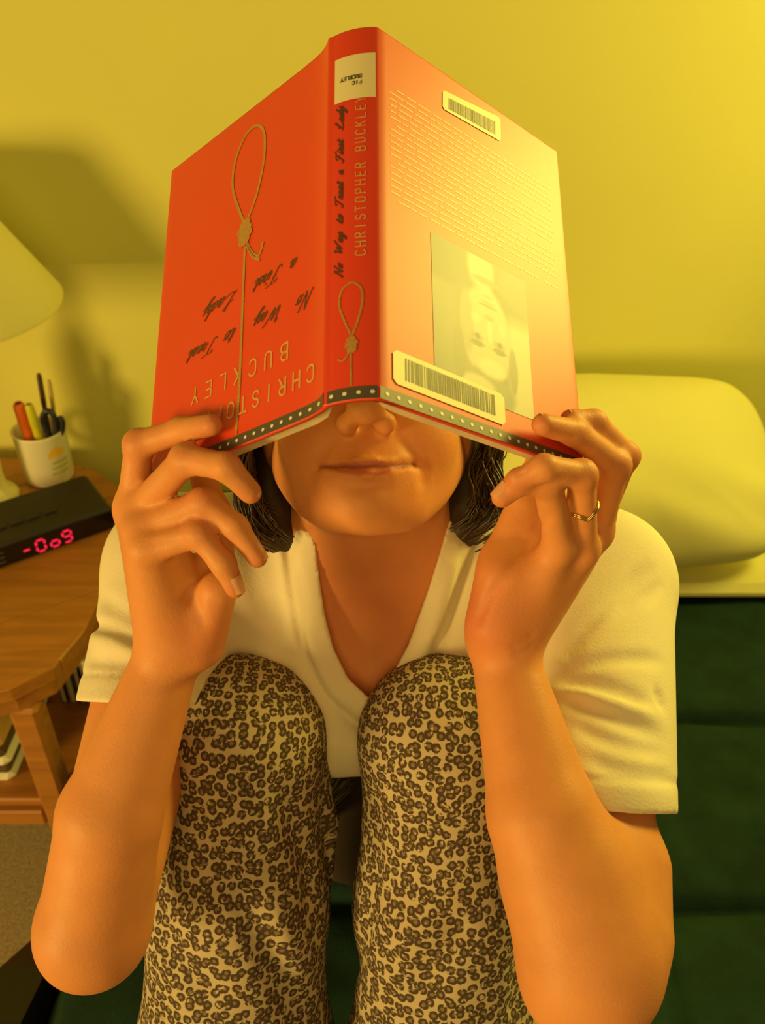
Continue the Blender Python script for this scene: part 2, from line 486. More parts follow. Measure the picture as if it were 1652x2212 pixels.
# things on the lower shelf
M_tan = mat('tan_cloth', (0.62, 0.36, 0.10), 0.9, bump=0.3); M_lin = mat('white_cloth', (0.74, 0.70, 0.56), 0.9, bump=0.3); M_dk = mat('brown_gap_fill', (0.09, 0.05, 0.025), 0.9, bump=0.3)
z = 0.2035
for name, h, m, lab in (('folded_cloth', 0.022, M_lin, 'white folded cloth lowest in the stack on the lower shelf of the bedside table'),
                        ('folded_cloth', 0.014, M_dk, 'dark brown slab standing in for the dark gap between two white cloths on the lower shelf'),  # dark brown slabs stand in for the dark gaps between the cloths
                        ('folded_cloth', 0.022, M_lin, 'white folded cloth in the middle of the stack on the lower shelf'),
                        ('folded_cloth', 0.016, M_dk, 'dark brown slab standing in for the dark gap under the tan cloth on the lower shelf'),
                        ('folded_cloth', 0.050, M_tan, 'tan folded cloth on top of the stack on the lower shelf')):
    dx = random.uniform(-0.006, 0.006)
    tag(box(name, (-0.85 + dx, 0.915, z), (-0.600 + dx, 1.12, z + h), m, bev=0.010), lab, 'cloth', 'folded cloths on the lower shelf'); z += h + 0.0006
cols = [((0.50, 0.50, 0.40), 'pale grey magazine standing upright under the table, nearest its right edge', 0.215), ((0.03, 0.03, 0.04), 'black magazine standing upright between two pale ones under the table', 0.195),
        ((0.40, 0.40, 0.30), 'dull grey-green magazine standing third from the table edge on the lower shelf', 0.205), ((0.16, 0.08, 0.05), 'brown magazine standing farthest in on the lower shelf', 0.185)]
for i, (c, lab, h) in enumerate(cols):
    x = -0.520 - i * 0.0165
    mg = empty('magazine', (x, 1.19, 0.2035)); tag(mg, lab, 'magazine', 'magazines on the lower shelf')
    mc = mat('magazine_cover', c, 0.35); mp_ = mat('magazine_pages', (0.72, 0.68, 0.5), 0.8)
    box('cover', (0, -0.10, 0.0), (0.0015, 0.13, h), mc, mg, 0.0004); box('cover', (-0.0095, -0.10, 0.0), (-0.008, 0.13, h), mc, mg, 0.0004)
    box('pages', (-0.008, -0.097, 0.002), (0, 0.128, h - 0.003), mp_, mg, 0.0003)

# table lamp
LP = (-0.706, 1.312)
la = empty('table_lamp', (*LP, TZ)); tag(la, 'cream table lamp with conical cloth shade beside the pen mug', 'lamp')
lathe('base', [(0.043, 0.0005), (0.045, 0.009), (0.040, 0.017), (0.028, 0.026), (0.026, 0.05), (0.028, 0.10), (0.032, 0.16), (0.034, 0.20), (0.032, 0.235), (0.024, 0.262), (0.014, 0.275), (0.010, 0.31)], M_lampbase, la)
lathe('socket', [(0.0095, 0.31), (0.017, 0.315), (0.017, 0.365), (0.010, 0.37)], M_white, la)
lathe('bulb', [(0.010, 0.371), (0.016, 0.39), (0.028, 0.415), (0.030, 0.435), (0.024, 0.46), (0.006, 0.472)], M_white, la)
lathe('shade', [(0.192, 0.362), (0.194, 0.368), (0.072, 0.572), (0.070, 0.572), (0.190, 0.367), (0.192, 0.362)], M_shade, la, n=72, cap=False)
V_, F_ = tube_mesh([np.array([(0.071 * math.cos(t), 0.071 * math.sin(t), 0.567), (0, 0, 0.567), (-0.071 * math.cos(t), -0.071 * math.sin(t), 0.567)]) for t in (0.3, 1.35, 2.4)] + [np.array([(0, 0, 0.569), (0, 0, 0.46)])], [0.0015] * 4)
link('shade_spider', V_, F_, M_black, la)

# mug with pens
MX, MY = -0.628, 1.388
mu = empty('pen_mug', (MX, MY, TZ + 0.0005)); tag(mu, 'white printed mug holding pens behind the clock radio', 'mug')
lathe('mug_body', [(0.001, 0.0), (0.040, 0.0), (0.044, 0.004), (0.047, 0.10), (0.0485, 0.104), (0.045, 0.104), (0.043, 0.10), (0.040, 0.008), (0.001, 0.006)], M_mug, mu, cap=False)
V_, F_ = tube_mesh([catmull([(q_ * math.cos(2.3), q_ * math.sin(2.3), z_) for q_, z_ in ((0.044, 0.085), (0.066, 0.080), (0.074, 0.055), (0.066, 0.030), (0.042, 0.024))])], [0.005], 10)
link('handle', V_, F_, M_mug, mu)


def on_mug(a0, a1, z0, z1, name, m, shape=None):
    a = np.linspace(a0, a1, 12); zz = np.linspace(z0, z1, 8); A, Z = np.meshgrid(a, zz, indexing='ij'); r = 0.0441 + (Z - 0.004) / 0.096 * 0.003 + 0.0003
    if shape: Z = z0 + (Z - z0) * (0.35 + 0.65 * np.sin(np.pi * (A - a0) / (a1 - a0)))
    P = np.stack([r * np.cos(A), r * np.sin(A), Z], -1).reshape(-1, 3); i, j = np.meshgrid(np.arange(11), np.arange(7), indexing='ij')
    link(name, P, np.stack([i * 8 + j, (i + 1) * 8 + j, (i + 1) * 8 + j + 1, i * 8 + j + 1], -1).reshape(-1, 4), m, mu)


on_mug(-1.05, -0.35, 0.062, 0.082, 'printed_patch', mat('mug_print_yellow', (0.85, 0.52, 0.03), 0.35), True)
for k in range(3): on_mug(-1.05 + 0.05 * k, -0.25, 0.026 + k * 0.011, 0.031 + k * 0.011, 'printed_stripe', mat('mug_print_green', (0.42, 0.45, 0.12), 0.35))


def pen(name, label, base, top, r, m, capm=None, cap_at=0.7):
    o = empty(name, base); tag(o, label, 'pen', 'pens in the mug')
    d = np.array(top, float) - np.array(base, float); p = np.array([d * t for t in (0, 0.02, 0.04, cap_at - 0.01, cap_at, cap_at + 0.01, 0.97, 1.0)])
    V_, F_ = tube_mesh([p[:5]], [[r * 0.3, r * 0.8, r, r, r]], 12); link('barrel', V_, F_, m, o)
    V_, F_ = tube_mesh([p[4:]], [[r * 1.05, r * 1.12, r * 1.05, r * 0.7]], 12); c = link('cap', V_, F_, capm or m, o)
    return o


zb = TZ + 0.010
M_or = mat('orange_plastic', (0.85, 0.17, 0.02), 0.4); M_yg = mat('yellow_green_plastic', (0.62, 0.60, 0.03), 0.4); M_nv = mat('navy_plastic', (0.020, 0.022, 0.035), 0.4); M_red = mat('red_plastic', (0.6, 0.05, 0.01), 0.4)
M_br = mat('dark_brown_plastic', (0.06, 0.035, 0.015), 0.5); M_bg = mat('beige_plastic', (0.50, 0.38, 0.12), 0.5)
pen('marker', 'thick orange marker leftmost in the pen mug', (MX - 0.010, MY - 0.014, zb), (MX - 0.014, MY - 0.022, 0.668), 0.0098, M_or, M_or)
pen('highlighter', 'yellow-green highlighter beside the orange marker in the mug', (MX + 0.008, MY - 0.018, zb), (MX + 0.006, MY - 0.026, 0.668), 0.0072, M_yg, M_yg)
pen('ballpoint_pen', 'tall thin dark pen rising highest from the mug', (MX + 0.010, MY + 0.004, zb), (MX + 0.024, MY + 0.004, 0.712), 0.0044, M_br, M_br)
pen('pencil', 'tan pencil just right of the tall dark pen in the mug', (MX + 0.020, MY + 0.014, zb), (MX + 0.036, MY + 0.012, 0.695), 0.0036, M_bg, M_bg)
sc_ = empty('scissors', (MX + 0.024, MY - 0.014, zb)); tag(sc_, 'scissors with dark navy handles on the right side of the pen mug', 'scissors', None)
V_, F_ = tube_mesh([np.array([(0, 0, 0), (0.002, 0, 0.075)])], [[0.001, 0.004]], 8); link('blade', V_, F_, mat('steel', (0.5, 0.5, 0.5), 0.3, metal=1.0), sc_)
V_, F_ = tube_mesh([catmull([(0.002, 0, 0.07), (-0.004, 0, 0.10), (-0.004, 0, 0.125), (0.006, 0, 0.138), (0.016, 0, 0.128), (0.014, 0, 0.10), (0.003, 0, 0.075)])], [0.0055], 8); link('handle', V_, F_, M_nv, sc_)
V_, F_ = tube_mesh([catmull([(0.004, 0.006, 0.07), (0.012, 0.006, 0.095), (0.020, 0.006, 0.115), (0.026, 0.006, 0.118), (0.024, 0.006, 0.10), (0.014, 0.006, 0.082), (0.004, 0.006, 0.075)])], [0.0055], 8); link('handle', V_, F_, M_nv, sc_)

# clock radio
CA = math.atan2(0.115, 0.163)
ck = empty('clock_radio', (-0.458, 1.217, TZ + 0.0005), CA); tag(ck, 'black clock radio with red digits at the table edge', 'clock')
LEN, DEP, HT = 0.275, 0.135, 0.046
box('case', (-LEN, 0.004, 0.003), (0, DEP, HT), M_clock, ck, 0.006)
box('front_panel', (-LEN + 0.004, 0.0, 0.005), (-0.004, 0.005, HT - 0.004), M_clockface, ck, 0.002)
for x in (-LEN + 0.03, -0.03):
    for y in (0.03, DEP - 0.03): lathe('foot', [(0.006, 0), (0.006, 0.0035)], M_clock, ck, 12).location = (x, y, 0)
for k in range(5): box('button', (-LEN + 0.06 + k * 0.028, 0.045, HT - 0.001), (-LEN + 0.082 + k * 0.028, 0.058, HT + 0.003), M_black, ck, 0.001)
for k in range(3): box('speaker_slot', (-0.232, -0.0006, 0.013 + k * 0.009), (-0.186, 0.001, 0.0165 + k * 0.009), mat('slot_grey', (0.05, 0.055, 0.04), 0.35), ck, 0.0004)
SEG = {'a': ((0, 1), (1, 1)), 'b': ((1, .5), (1, 1)), 'c': ((1, 0), (1, .5)), 'd': ((0, 0), (1, 0)), 'e': ((0, 0), (0, .5)), 'f': ((0, .5), (0, 1)), 'g': ((0, .5), (1, .5))}


def digit(segs, x0, w=0.0135, h=0.022, zb_=0.011):
    VS, FS = [], []
    for s in segs:
        (ax, ay), (bx, by) = SEG[s]; a = np.array([x0 + ax * w, zb_ + ay * h]); b = np.array([x0 + bx * w, zb_ + by * h]); d = unit(b - a); nn = np.array([-d[1], d[0]]) * 0.0017
        a, b = a + d * 0.0012, b - d * 0.0012; k = len(VS)
        pts = [a, a + d * 0.0015 + nn, b - d * 0.0015 + nn, b, b - d * 0.0015 - nn, a + d * 0.0015 - nn]
        VS += [(p[0], -0.0004, p[1]) for p in pts] + [(p[0], 0.0006, p[1]) for p in pts]; FS.append([k + i for i in range(6)])
        FS += [[k + i, k + 6 + i, k + 6 + (i + 1) % 6, k + (i + 1) % 6] for i in range(6)]
    link('display_digit', VS, FS, M_digit, ck, smooth=False)


digit('g', -0.158); digit('abcdef', -0.135); digit('cdeg', -0.112); digit('abcdfg', -0.091)

# ------------------------------------------------------------------ book
BR = np.array([[0.96628, 0.00755, 0.25738], [-0.08677, 0.95066, 0.29787], [-0.24243, -0.31016, 0.91926]]); BT = np.array([-0.01573, -0.05562, 0.44067])
c2w = lambda v: v[0] * RGT - v[1] * UPC + v[2] * FWD
bx, by, bz = c2w(BR[:, 0]), c2w(-BR[:, 1]), c2w(-BR[:, 2]); bo = CAM + c2w(BT)
BM = np.stack([bx, by, bz], 1)
bk = empty('book'); bk.matrix_world = Matrix(np.block([[BM, bo[:, None]], [np.zeros((1, 3)), np.ones((1, 1))]]).tolist())
tag(bk, 'open red hardback held upside down over the reader\'s face', 'book')
BH, BW = 0.240, 0.163
AL, AR = math.radians(27.1), math.radians(54.8)


def lmap(side, u, v, off=0.0):
    """book-local point: u outwards from the hinge (or across the spine), v from the lower edge, off the surface"""
    u = np.asarray(u, float); v = np.asarray(v, float)
    if side == 'S':
        return np.stack([u, v, 0.0022 * (1 - ((u - 0.001) / 0.014) ** 2) + off + 0 * v], -1)
    if side == 'L':
        dl = 0.0058 * (1 - np.exp(-np.maximum(u, 0) / 0.005))
        return np.stack([-0.015 - u * math.cos(AL) - off * math.sin(AL), v, -u * math.sin(AL) - dl + off * math.cos(AL)], -1)
    return np.stack([0.015 + u * math.cos(AR) + off * math.sin(AR), v, -u * math.sin(AR) + off * math.cos(AR)], -1)


def jmat(name, color, rough=0.55, **k): return mat(name, color, rough, coat=0.85, coat_r=0.45, **k)


M_red_j = jmat('jacket_red', (0.74, 0.040, 0.006), noise=0.04, nscale=12)
M_band = jmat('jacket_grey_band', (0.075, 0.060, 0.042)); M_dot = jmat('jacket_dot', (0.80, 0.78, 0.62))
M_gold = jmat('jacket_tan_print', (0.62, 0.37, 0.11)); M_rope = jmat('jacket_rope', (0.48, 0.25, 0.055), noise=0.3, nscale=900); M_blk = jmat('jacket_black_print', (0.10, 0.024, 0.010))
M_lab = jmat('paper_label', (0.82, 0.76, 0.45)); M_bar = jmat('barcode_ink', (0.05, 0.045, 0.03)); M_blurb = jmat('blurb_print', (0.85, 0.50, 0.16))
M_page = mat('page_edges', (0.72, 0.60, 0.42), 0.85, noise=0.15, nscale=60)
M_board = mat('cover_board', (0.55, 0.42, 0.26), 0.8)

# jacket with turned-over fore edges
secs = [('L', BW - t * 0.0) for t in ()]
prof_pts = []
e = lmap('L', [BW], [0])[0]; nL = np.array([-math.sin(AL), 0, math.cos(AL)]); dL = np.array([-math.cos(AL), 0, -math.sin(AL)]); nR = np.array([math.sin(AR), 0, math.cos(AR)]); dR = np.array([math.cos(AR), 0, -math.sin(AR)])
TK = 0.0030
for t in np.linspace(math.pi, 0, 9): prof_pts.append(e + dL * (TK / 2) * math.sin(t) + nL * (TK / 2) * (math.cos(t) - 1))
for u in np.linspace(BW - 0.004, 0.03, 24): prof_pts.append(lmap('L', [u], [0])[0])
for u in (0.024, 0.018, 0.013, 0.009, 0.006, 0.0035, 0.0018, 0.0): prof_pts.append(lmap('L', [u], [0])[0])
for u in np.linspace(-0.0130, 0.0140, 14): prof_pts.append(lmap('S', [u], [0])[0])
for u in np.linspace(0.0008, BW - 0.004, 30): prof_pts.append(lmap('R', [u], [0])[0])
e = lmap('R', [BW], [0])[0]
for t in np.linspace(0, math.pi, 9): prof_pts.append(e + dR * (TK / 2) * math.sin(t) + nR * (TK / 2) * (math.cos(t) - 1))
inner = [lmap('R', [u], [0], -TK)[0] for u in np.linspace(BW - 0.004, 0.002, 12)] + [lmap('S', [u], [0], -TK)[0] for u in np.linspace(0.013, -0.012, 8)] + [lmap('L', [u], [0], -TK)[0] for u in np.linspace(0.004, BW - 0.004, 14)]
loop = np.array(prof_pts + inner); nl = len(loop)
ys = [0.0, 0.0008, BH - 0.0008, BH]
vs = np.concatenate([loop + np.array([0, y, 0]) for y in ys])
fs = [(r * nl + i, r * nl + (i + 1) % nl, (r + 1) * nl + (i + 1) % nl, (r + 1) * nl + i) for r in range(3) for i in range(nl)]
no = len(prof_pts)
# end caps: strip between the outer and inner runs
cap = []
oi = list(range(no)); ii = [no + (len(inner) - 1 - k) for k in range(len(inner))]
a = b = 0
while a < no - 1 or b < len(ii) - 1:
    if b == len(ii) - 1 or (a < no - 1 and a / (no - 1) <= b / (len(ii) - 1)): cap.append((oi[a], oi[a + 1], ii[b])); a += 1
    else: cap.append((oi[a], ii[b + 1], ii[b])); b += 1
fs += cap + [tuple(3 * nl + k for k in f) for f in cap]
jk = fix_normals(link('dust_jacket', vs, fs, M_red_j, bk)); jk['label'] = 'red dust jacket under clear glossy library film'

# page blocks
for s, A in (('L', AL), ('R', AR)):
    us = np.linspace(0.003, BW - 0.006, 16); th = 0.0125 * np.clip(us / 0.02 + 0.12, 0, 1) ** 0.7
    o1 = lmap(s, us, us * 0 + 0.0045, -TK - 0.0004); o2 = np.array([lmap(s, [u], [0.0045], -TK - 0.0004 - t)[0] for u, t in zip(us, th)])
    loop = np.concatenate([o1, o2[::-1]]); nl = len(loop); m = len(us)
    vs = np.concatenate([loop, loop + np.array([0, BH - 0.009, 0])])
    fs = [(i, (i + 1) % nl, nl + (i + 1) % nl, nl + i) for i in range(nl)]
    fs += [(i, i + 1, nl - 2 - i, nl - 1 - i) for i in range(m - 1)] + [(nl + i, nl + i + 1, nl + nl - 2 - i, nl + nl - 1 - i) for i in range(m - 1)]
    fix_normals(link('page_block', vs, fs, M_page, bk, smooth=False))


def ribbon(VS, FS, side, pts, w, off=0.0004, ends=0.5):
    """flat printed stroke along (u, v) points"""
    P = np.asarray(pts, float); T = np.gradient(P, axis=0); T /= np.linalg.norm(T, axis=1, keepdims=True) + 1e-12
    if ends:
        ww = np.broadcast_to(w, (len(P),)); P = P.copy(); P[0] -= T[0] * ww[0] * ends; P[-1] += T[-1] * ww[-1] * ends
    N = np.stack([-T[:, 1], T[:, 0]], 1) * (np.broadcast_to(w, (len(P),))[:, None] / 2); k = sum(len(x) for x in VS)
    VS.append(lmap(side, (P + N)[:, 0], (P + N)[:, 1], off)); VS.append(lmap(side, (P - N)[:, 0], (P - N)[:, 1], off)); n_ = len(P)
    FS += [(k + i, k + i + 1, k + n_ + i + 1, k + n_ + i) for i in range(n_ - 1)]


def printed(name, VS, FS, m, label=None):
    o = link(name, np.concatenate(VS), FS, m, jk, smooth=False)
    # face outwards
    if label: o['label'] = label
    return o


def flat(side, poly, name, m, off=0.0004, label=None, sub=1):
    P = np.array(poly, float); o = link(name, lmap(side, P[:, 0], P[:, 1], off), [tuple(range(len(P)))], m, jk, smooth=False)
    if label: o['label'] = label
    return o


arc = lambda cx_, cy_, rx, ry, a0, a1, n_=12: [(cx_ + rx * math.cos(math.radians(t)), cy_ + ry * math.sin(math.radians(t))) for t in np.linspace(a0, a1, n_)]
CAPS = {
    'C': [arc(.3, .72, .26, .28, 20, 180) + arc(.3, .28, .26, .28, 180, 340)], 'H': [[(.04, 0), (.04, 1)], [(.56, 0), (.56, 1)], [(.04, .5), (.56, .5)]],
    'R': [[(.06, 0), (.06, 1), (.3, 1)] + arc(.3, .76, .24, .24, 90, -90) + [(.06, .52)], [(.28, .52), (.56, 0)]], 'I': [[(.3, 0), (.3, 1)]],
    'S': [arc(.3, .75, .23, .25, 20, 270) + arc(.3, .25, .25, .25, 90, -160)], 'T': [[(.3, 0), (.3, 1)], [(.02, 1), (.58, 1)]],
    'O': [arc(.3, .72, .27, .28, 0, 180) + arc(.3, .28, .27, .28, 180, 360) + [(.57, .72)]], 'P': [[(.06, 0), (.06, 1), (.3, 1)] + arc(.3, .74, .25, .26, 90, -90) + [(.06, .48)]],
    'E': [[(.54, 1), (.08, 1), (.08, 0), (.54, 0)], [(.08, .5), (.45, .5)]], 'B': [[(.06, 0), (.06, 1), (.3, 1)] + arc(.3, .77, .22, .23, 90, -90) + [(.06, .54)], [(.3, .54)] + arc(.3, .27, .26, .27, 90, -90) + [(.06, 0)]],
    'U': [[(.05, 1), (.05, .28)] + arc(.3, .27, .25, .27, 180, 360) + [(.55, 1)]], 'K': [[(.06, 0), (.06, 1)], [(.54, 1), (.08, .42)], [(.22, .58), (.56, 0)]],
    'L': [[(.08, 1), (.08, 0), (.54, 0)]], 'Y': [[(.02, 1), (.3, .48), (.3, 0)], [(.58, 1), (.3, .48)]], 'F': [[(.52, 1), (.08, 1), (.08, 0)], [(.08, .52), (.42, .52)]],
}
SCR = {  # cursive: (width, strokes) in x-heights
    'N': (1.5, [[(0, .1), (.15, 0), (.4, 1.9), (.5, 1.8), (.9, .05), (1.0, .2), (1.3, 1.9), (1.5, 2.0)]]), 'o': (.75, [[(.0, .1), (.15, .5), (.4, 1), (.15, .75), (.1, .2), (.35, 0), (.62, .4), (.5, .95), (.75, .85)]]),
    'W': (1.9, [[(-.1, 1.7), (.1, 1.95), (.25, .1), (.8, 1.6), (.85, .1), (1.4, 1.5), (1.75, 2.0)]]), 'a': (.85, [[(.6, .9), (.3, 1), (.05, .35), (.25, 0), (.6, .9), (.55, .1), (.65, 0), (.85, .3)]]),
    'y': (.9, [[(.05, .7), (.15, 1), (.12, .2), (.3, 0), (.6, .9)], [(.62, 1), (.5, -.3), (.25, -.9), (.05, -.7), (.5, -.1), (.9, .3)]]), 't': (.6, [[(0, .2), (.3, 1.6), (.2, .2), (.35, 0), (.6, .3)], [(.05, 1.1), (.55, 1.15)]]),
    'T': (1.4, [[(.1, 1.6), (.2, 1.9), (.8, 1.85), (1.4, 2.05)], [(.8, 1.85), (.55, .4), (.3, 0), (.05, .2)]]), 'r': (.7, [[(0, .2), (.2, 1.1), (.3, .85), (.55, .9), (.4, .15), (.5, 0), (.7, .3)]]),
    'e': (.7, [[(0, .25), (.4, .6), (.45, .95), (.25, 1), (.05, .4), (.3, 0), (.7, .35)]]), 'F': (1.4, [[(.1, 1.5), (.3, 1.9), (.9, 1.85), (1.4, 2.05)], [(.8, 1.85), (.5, .2), (.25, -.1), (.0, .2)], [(.4, 1.0), (.95, 1.05)]]),
    'i': (.5, [[(0, .25), (.22, 1), (.15, .15), (.28, 0), (.5, .3)], [(.3, 1.4), (.36, 1.5)]]), 's': (.65, [[(0, .2), (.3, 1.1), (.5, .4), (.3, 0), (.05, .15), (.4, .05), (.65, .3)]]),
    'L': (1.5, [[(.1, 1.1), (.5, 1.3), (.85, 1.9), (.65, 2.0), (.4, .5), (.1, .1), (.3, .2), (.8, 0), (1.4, .4)]]), 'd': (.9, [[(.55, .9), (.3, 1), (.05, .35), (.25, 0), (.55, .8), (.85, 2.0), (.6, .3), (.65, 0), (.9, .3)]]),
}


def caps(VS, FS, side, text, org, ex, ey, h, pitch, w, wide=1.0):
    for i, c in enumerate(text):
        for st in CAPS.get(c, []):
            q = np.array(st); o = np.array(org) + np.array(ex) * (i * pitch)
            ribbon(VS, FS, side, o + q[:, :1] * h * wide * np.array(ex) + q[:, 1:] * h * np.array(ey), w, 0.0003)


def script_word(VS, FS, side, text, org, ex, ey, xh, length, w, slant=0.45):
    tot = sum(SCR[c][0] for c in text); sx = length / (tot * xh) if length else 1.0; x = 0
    for c in text:
        wd, sts = SCR[c]
        for st in sts:
            q = catmull(st, 5); q = np.stack([q[:, 0] + slant * q[:, 1] + x, q[:, 1]], 1) * xh
            T = np.gradient(q, axis=0); T /= np.linalg.norm(T, axis=1, keepdims=True) + 1e-9
            ribbon(VS, FS, side, np.array(org) + q[:, :1] * sx * np.array(ex) + q[:, 1:] * np.array(ey), w * (0.55 + 0.8 * np.abs(T[:, 1])), 0.0003)
        x += wd


# front: author, title, rope
VS, FS = [], []
caps(VS, FS, 'L', 'CHRISTOPHER', (0.0095, 0.0300), (1, 0), (0, -1), 0.0098, 0.0113, 0.0013)
caps(VS, FS, 'L', 'BUCKLEY', (0.0310, 0.0515), (1, 0), (0, -1), 0.0104, 0.0137, 0.0013, 1.05)
printed('author_lettering', VS, FS, M_gold)
VS, FS = [], []
for w_, u0, v0, L_ in (('No', .0115, .0772, .0125), ('Way', .0375, .0790, .0235), ('to', .0790, .0795, .0095), ('Treat', .0965, .0805, .0290), ('a', .0255, .1040, .0050), ('First', .0385, .1050, .0235), ('Lady', .0790, .1060, .0330)):
    script_word(VS, FS, 'L', w_, (u0, v0), (1, 0), (0, -1), 0.0049, L_, 0.0008)
printed('title_lettering', VS, FS, M_blk)


def rope(side, loop, tail, knot, knot_r, end, w, name):
    VS, FS = [], []
    for path in (catmull(loop, 8), catmull(tail, 6)):
        P = np.array(path); wv = w * (0.85 + 0.25 * np.abs(np.sin(np.arange(len(P)) * 1.3))); ribbon(VS, FS, side, P, wv, 0.00035, 0)
    for k, (du, dv, r) in enumerate(((0, .40, .72), (.08, .12, 1.0), (-.06, -.18, .95), (.05, -.48, .75))):   # wraps of the knot
        c = np.array(knot) + np.array([du * knot_r, dv * knot_r * 1.9]); q = [(c[0] + knot_r * r * math.cos(t) , c[1] + knot_r * 0.55 * math.sin(t)) for t in np.linspace(0, 2 * math.pi, 15)[:-1]]
        k0 = sum(len(x) for x in VS); q = np.array(q); VS.append(lmap(side, q[:, 0], q[:, 1], 0.00045 + 0.00005 * k)); FS.append(tuple(range(k0, k0 + len(q))))
    for path in end: ribbon(VS, FS, side, catmull(path, 5), w * 0.9, 0.0004)
    printed(name, VS, FS, M_rope)


rope('L', [(.0765, .153), (.0812, .163), (.0888, .182), (.0902, .196), (.0870, .210), (.0790, .221), (.0690, .2225), (.0610, .214), (.0588, .198), (.0612, .180), (.0665, .164), (.0728, .153)],
     [(.0742, .134), (.0738, .10), (.0732, .06), (.0732, .03), (.0742, .0078)], (.0748, .1450), .0072, [[(.072, .135), (.067, .126), (.061, .121), (.0585, .1235), (.0570, .128)], [(.072, .133), (.066, .123), (.060, .118)]], .0022, 'rope_drawing')
rope('S', [(.0004, .0365), (-.0034, .0460), (-.0063, .0560), (-.0048, .0645), (.0008, .0680), (.0056, .0640), (.0064, .0555), (.0040, .0450), (.0010, .0365)], [(.0004, .027), (.0004, .018), (.0006, .0078)], (.0005, .0315), .0036,
     [[(.000, .028), (-.003, .0235), (-.0055, .0230), (-.0065, .0238)]], .0012, 'rope_drawing')
# spine lettering
VS, FS = [], []
caps(VS, FS, 'S', 'CHRISTOPHER BUCKLEY', (.0082, .0840), (0, 1), (-1, 0), .0056, .00565, .0007)
printed('spine_author_lettering', VS, FS, M_gold)
VS, FS = [], []
for w_, v0, L_ in (('No', .0725, .008), ('Way', .0865, .014), ('to', .1060, .0055), ('Treat', .1160, .017), ('a', .1380, .003), ('First', .1460, .0155), ('Lady', .1680, .017)):
    script_word(VS, FS, 'S', w_, (-.0048, v0), (0, 1), (-1, 0), .0024, L_, .0007)
printed('spine_title_lettering', VS, FS, M_blk)

# dotted grey band along the lower edge of the whole jacket
VS, FS = [], []
DV, DF = [], []
for side, us in (('L', np.linspace(BW - 0.001, 0.0, 60)), ('S', np.linspace(-0.0130, 0.0140, 12)), ('R', np.linspace(0.0, BW - 0.001, 40))):
    k = sum(len(x) for x in VS); m = len(us)
    VS.append(lmap(side, us, us * 0 + 0.0003, 0.0003)); VS.append(lmap(side, us, us * 0 + 0.0072, 0.0003)); FS += [(k + i, k + i + 1, k + m + i + 1, k + m + i) for i in range(m - 1)]
for side, us in (('L', np.arange(0.0045, BW, 0.0076)), ('S', np.array([-0.0105, -0.003, 0.0045, 0.0115])), ('R', np.arange(0.0045, BW, 0.0076))):
    for u in us:
        k = sum(len(x) for x in DV); q = np.array([(u + 0.0012 * math.cos(t), 0.0038 + 0.0011 * math.sin(t)) for t in np.linspace(0, 2 * math.pi, 9)[:-1]])
        DV.append(lmap(side, q[:, 0], q[:, 1], 0.0005)); DF.append(tuple(range(k, k + 8)))
printed('dotted_band', VS, FS, M_band, 'dark grey border strip'); printed('border_dots', DV, DF, M_dot, 'white dots on the grey border')['kind'] = 'stuff'

# spine label with two lines of print
us = np.linspace(-0.0105, 0.0140, 10); VS = [lmap('S', us, 0.1885 + us * 0, 0.0004), lmap('S', us, 0.2205 + us * 0, 0.0004)]
link('spine_label', np.concatenate(VS), [(i, i + 1, 10 + i + 1, 10 + i) for i in range(9)], M_lab, jk)['label'] = 'cream library label wrapped on the spine'
VS, FS = [], []
caps(VS, FS, 'S', 'FIC', (.0060, .2008), (-1, 0), (0, -1), .0024, .0020, .00055)
caps(VS, FS, 'S', 'BUCKLEY', (.0060, .2052), (-1, 0), (0, -1), .0026, .00185, .00055)
VS = [v + np.array([0, 0, .0004]) for v in VS]
printed('spine_label_print', VS, FS, M_bar)

# back: blurb lines, author picture, two barcode labels
VS, FS = [], []
rr = random.Random(11)
for li in range(19):
    v = 0.2020 - li * 0.0043; u = 0.009 if li % 6 else 0.014
    ue = 0.152 if li % 6 != 5 else 0.085
    while u < ue:
        wl = rr.uniform(0.003, 0.011); ribbon(VS, FS, 'R', [(u, v), (min(u + wl, ue), v)], 0.0011, 0.00010, 0); u += wl + 0.0016
printed('blurb_lines', VS, FS, M_blurb, 'pale lines of blurb print')


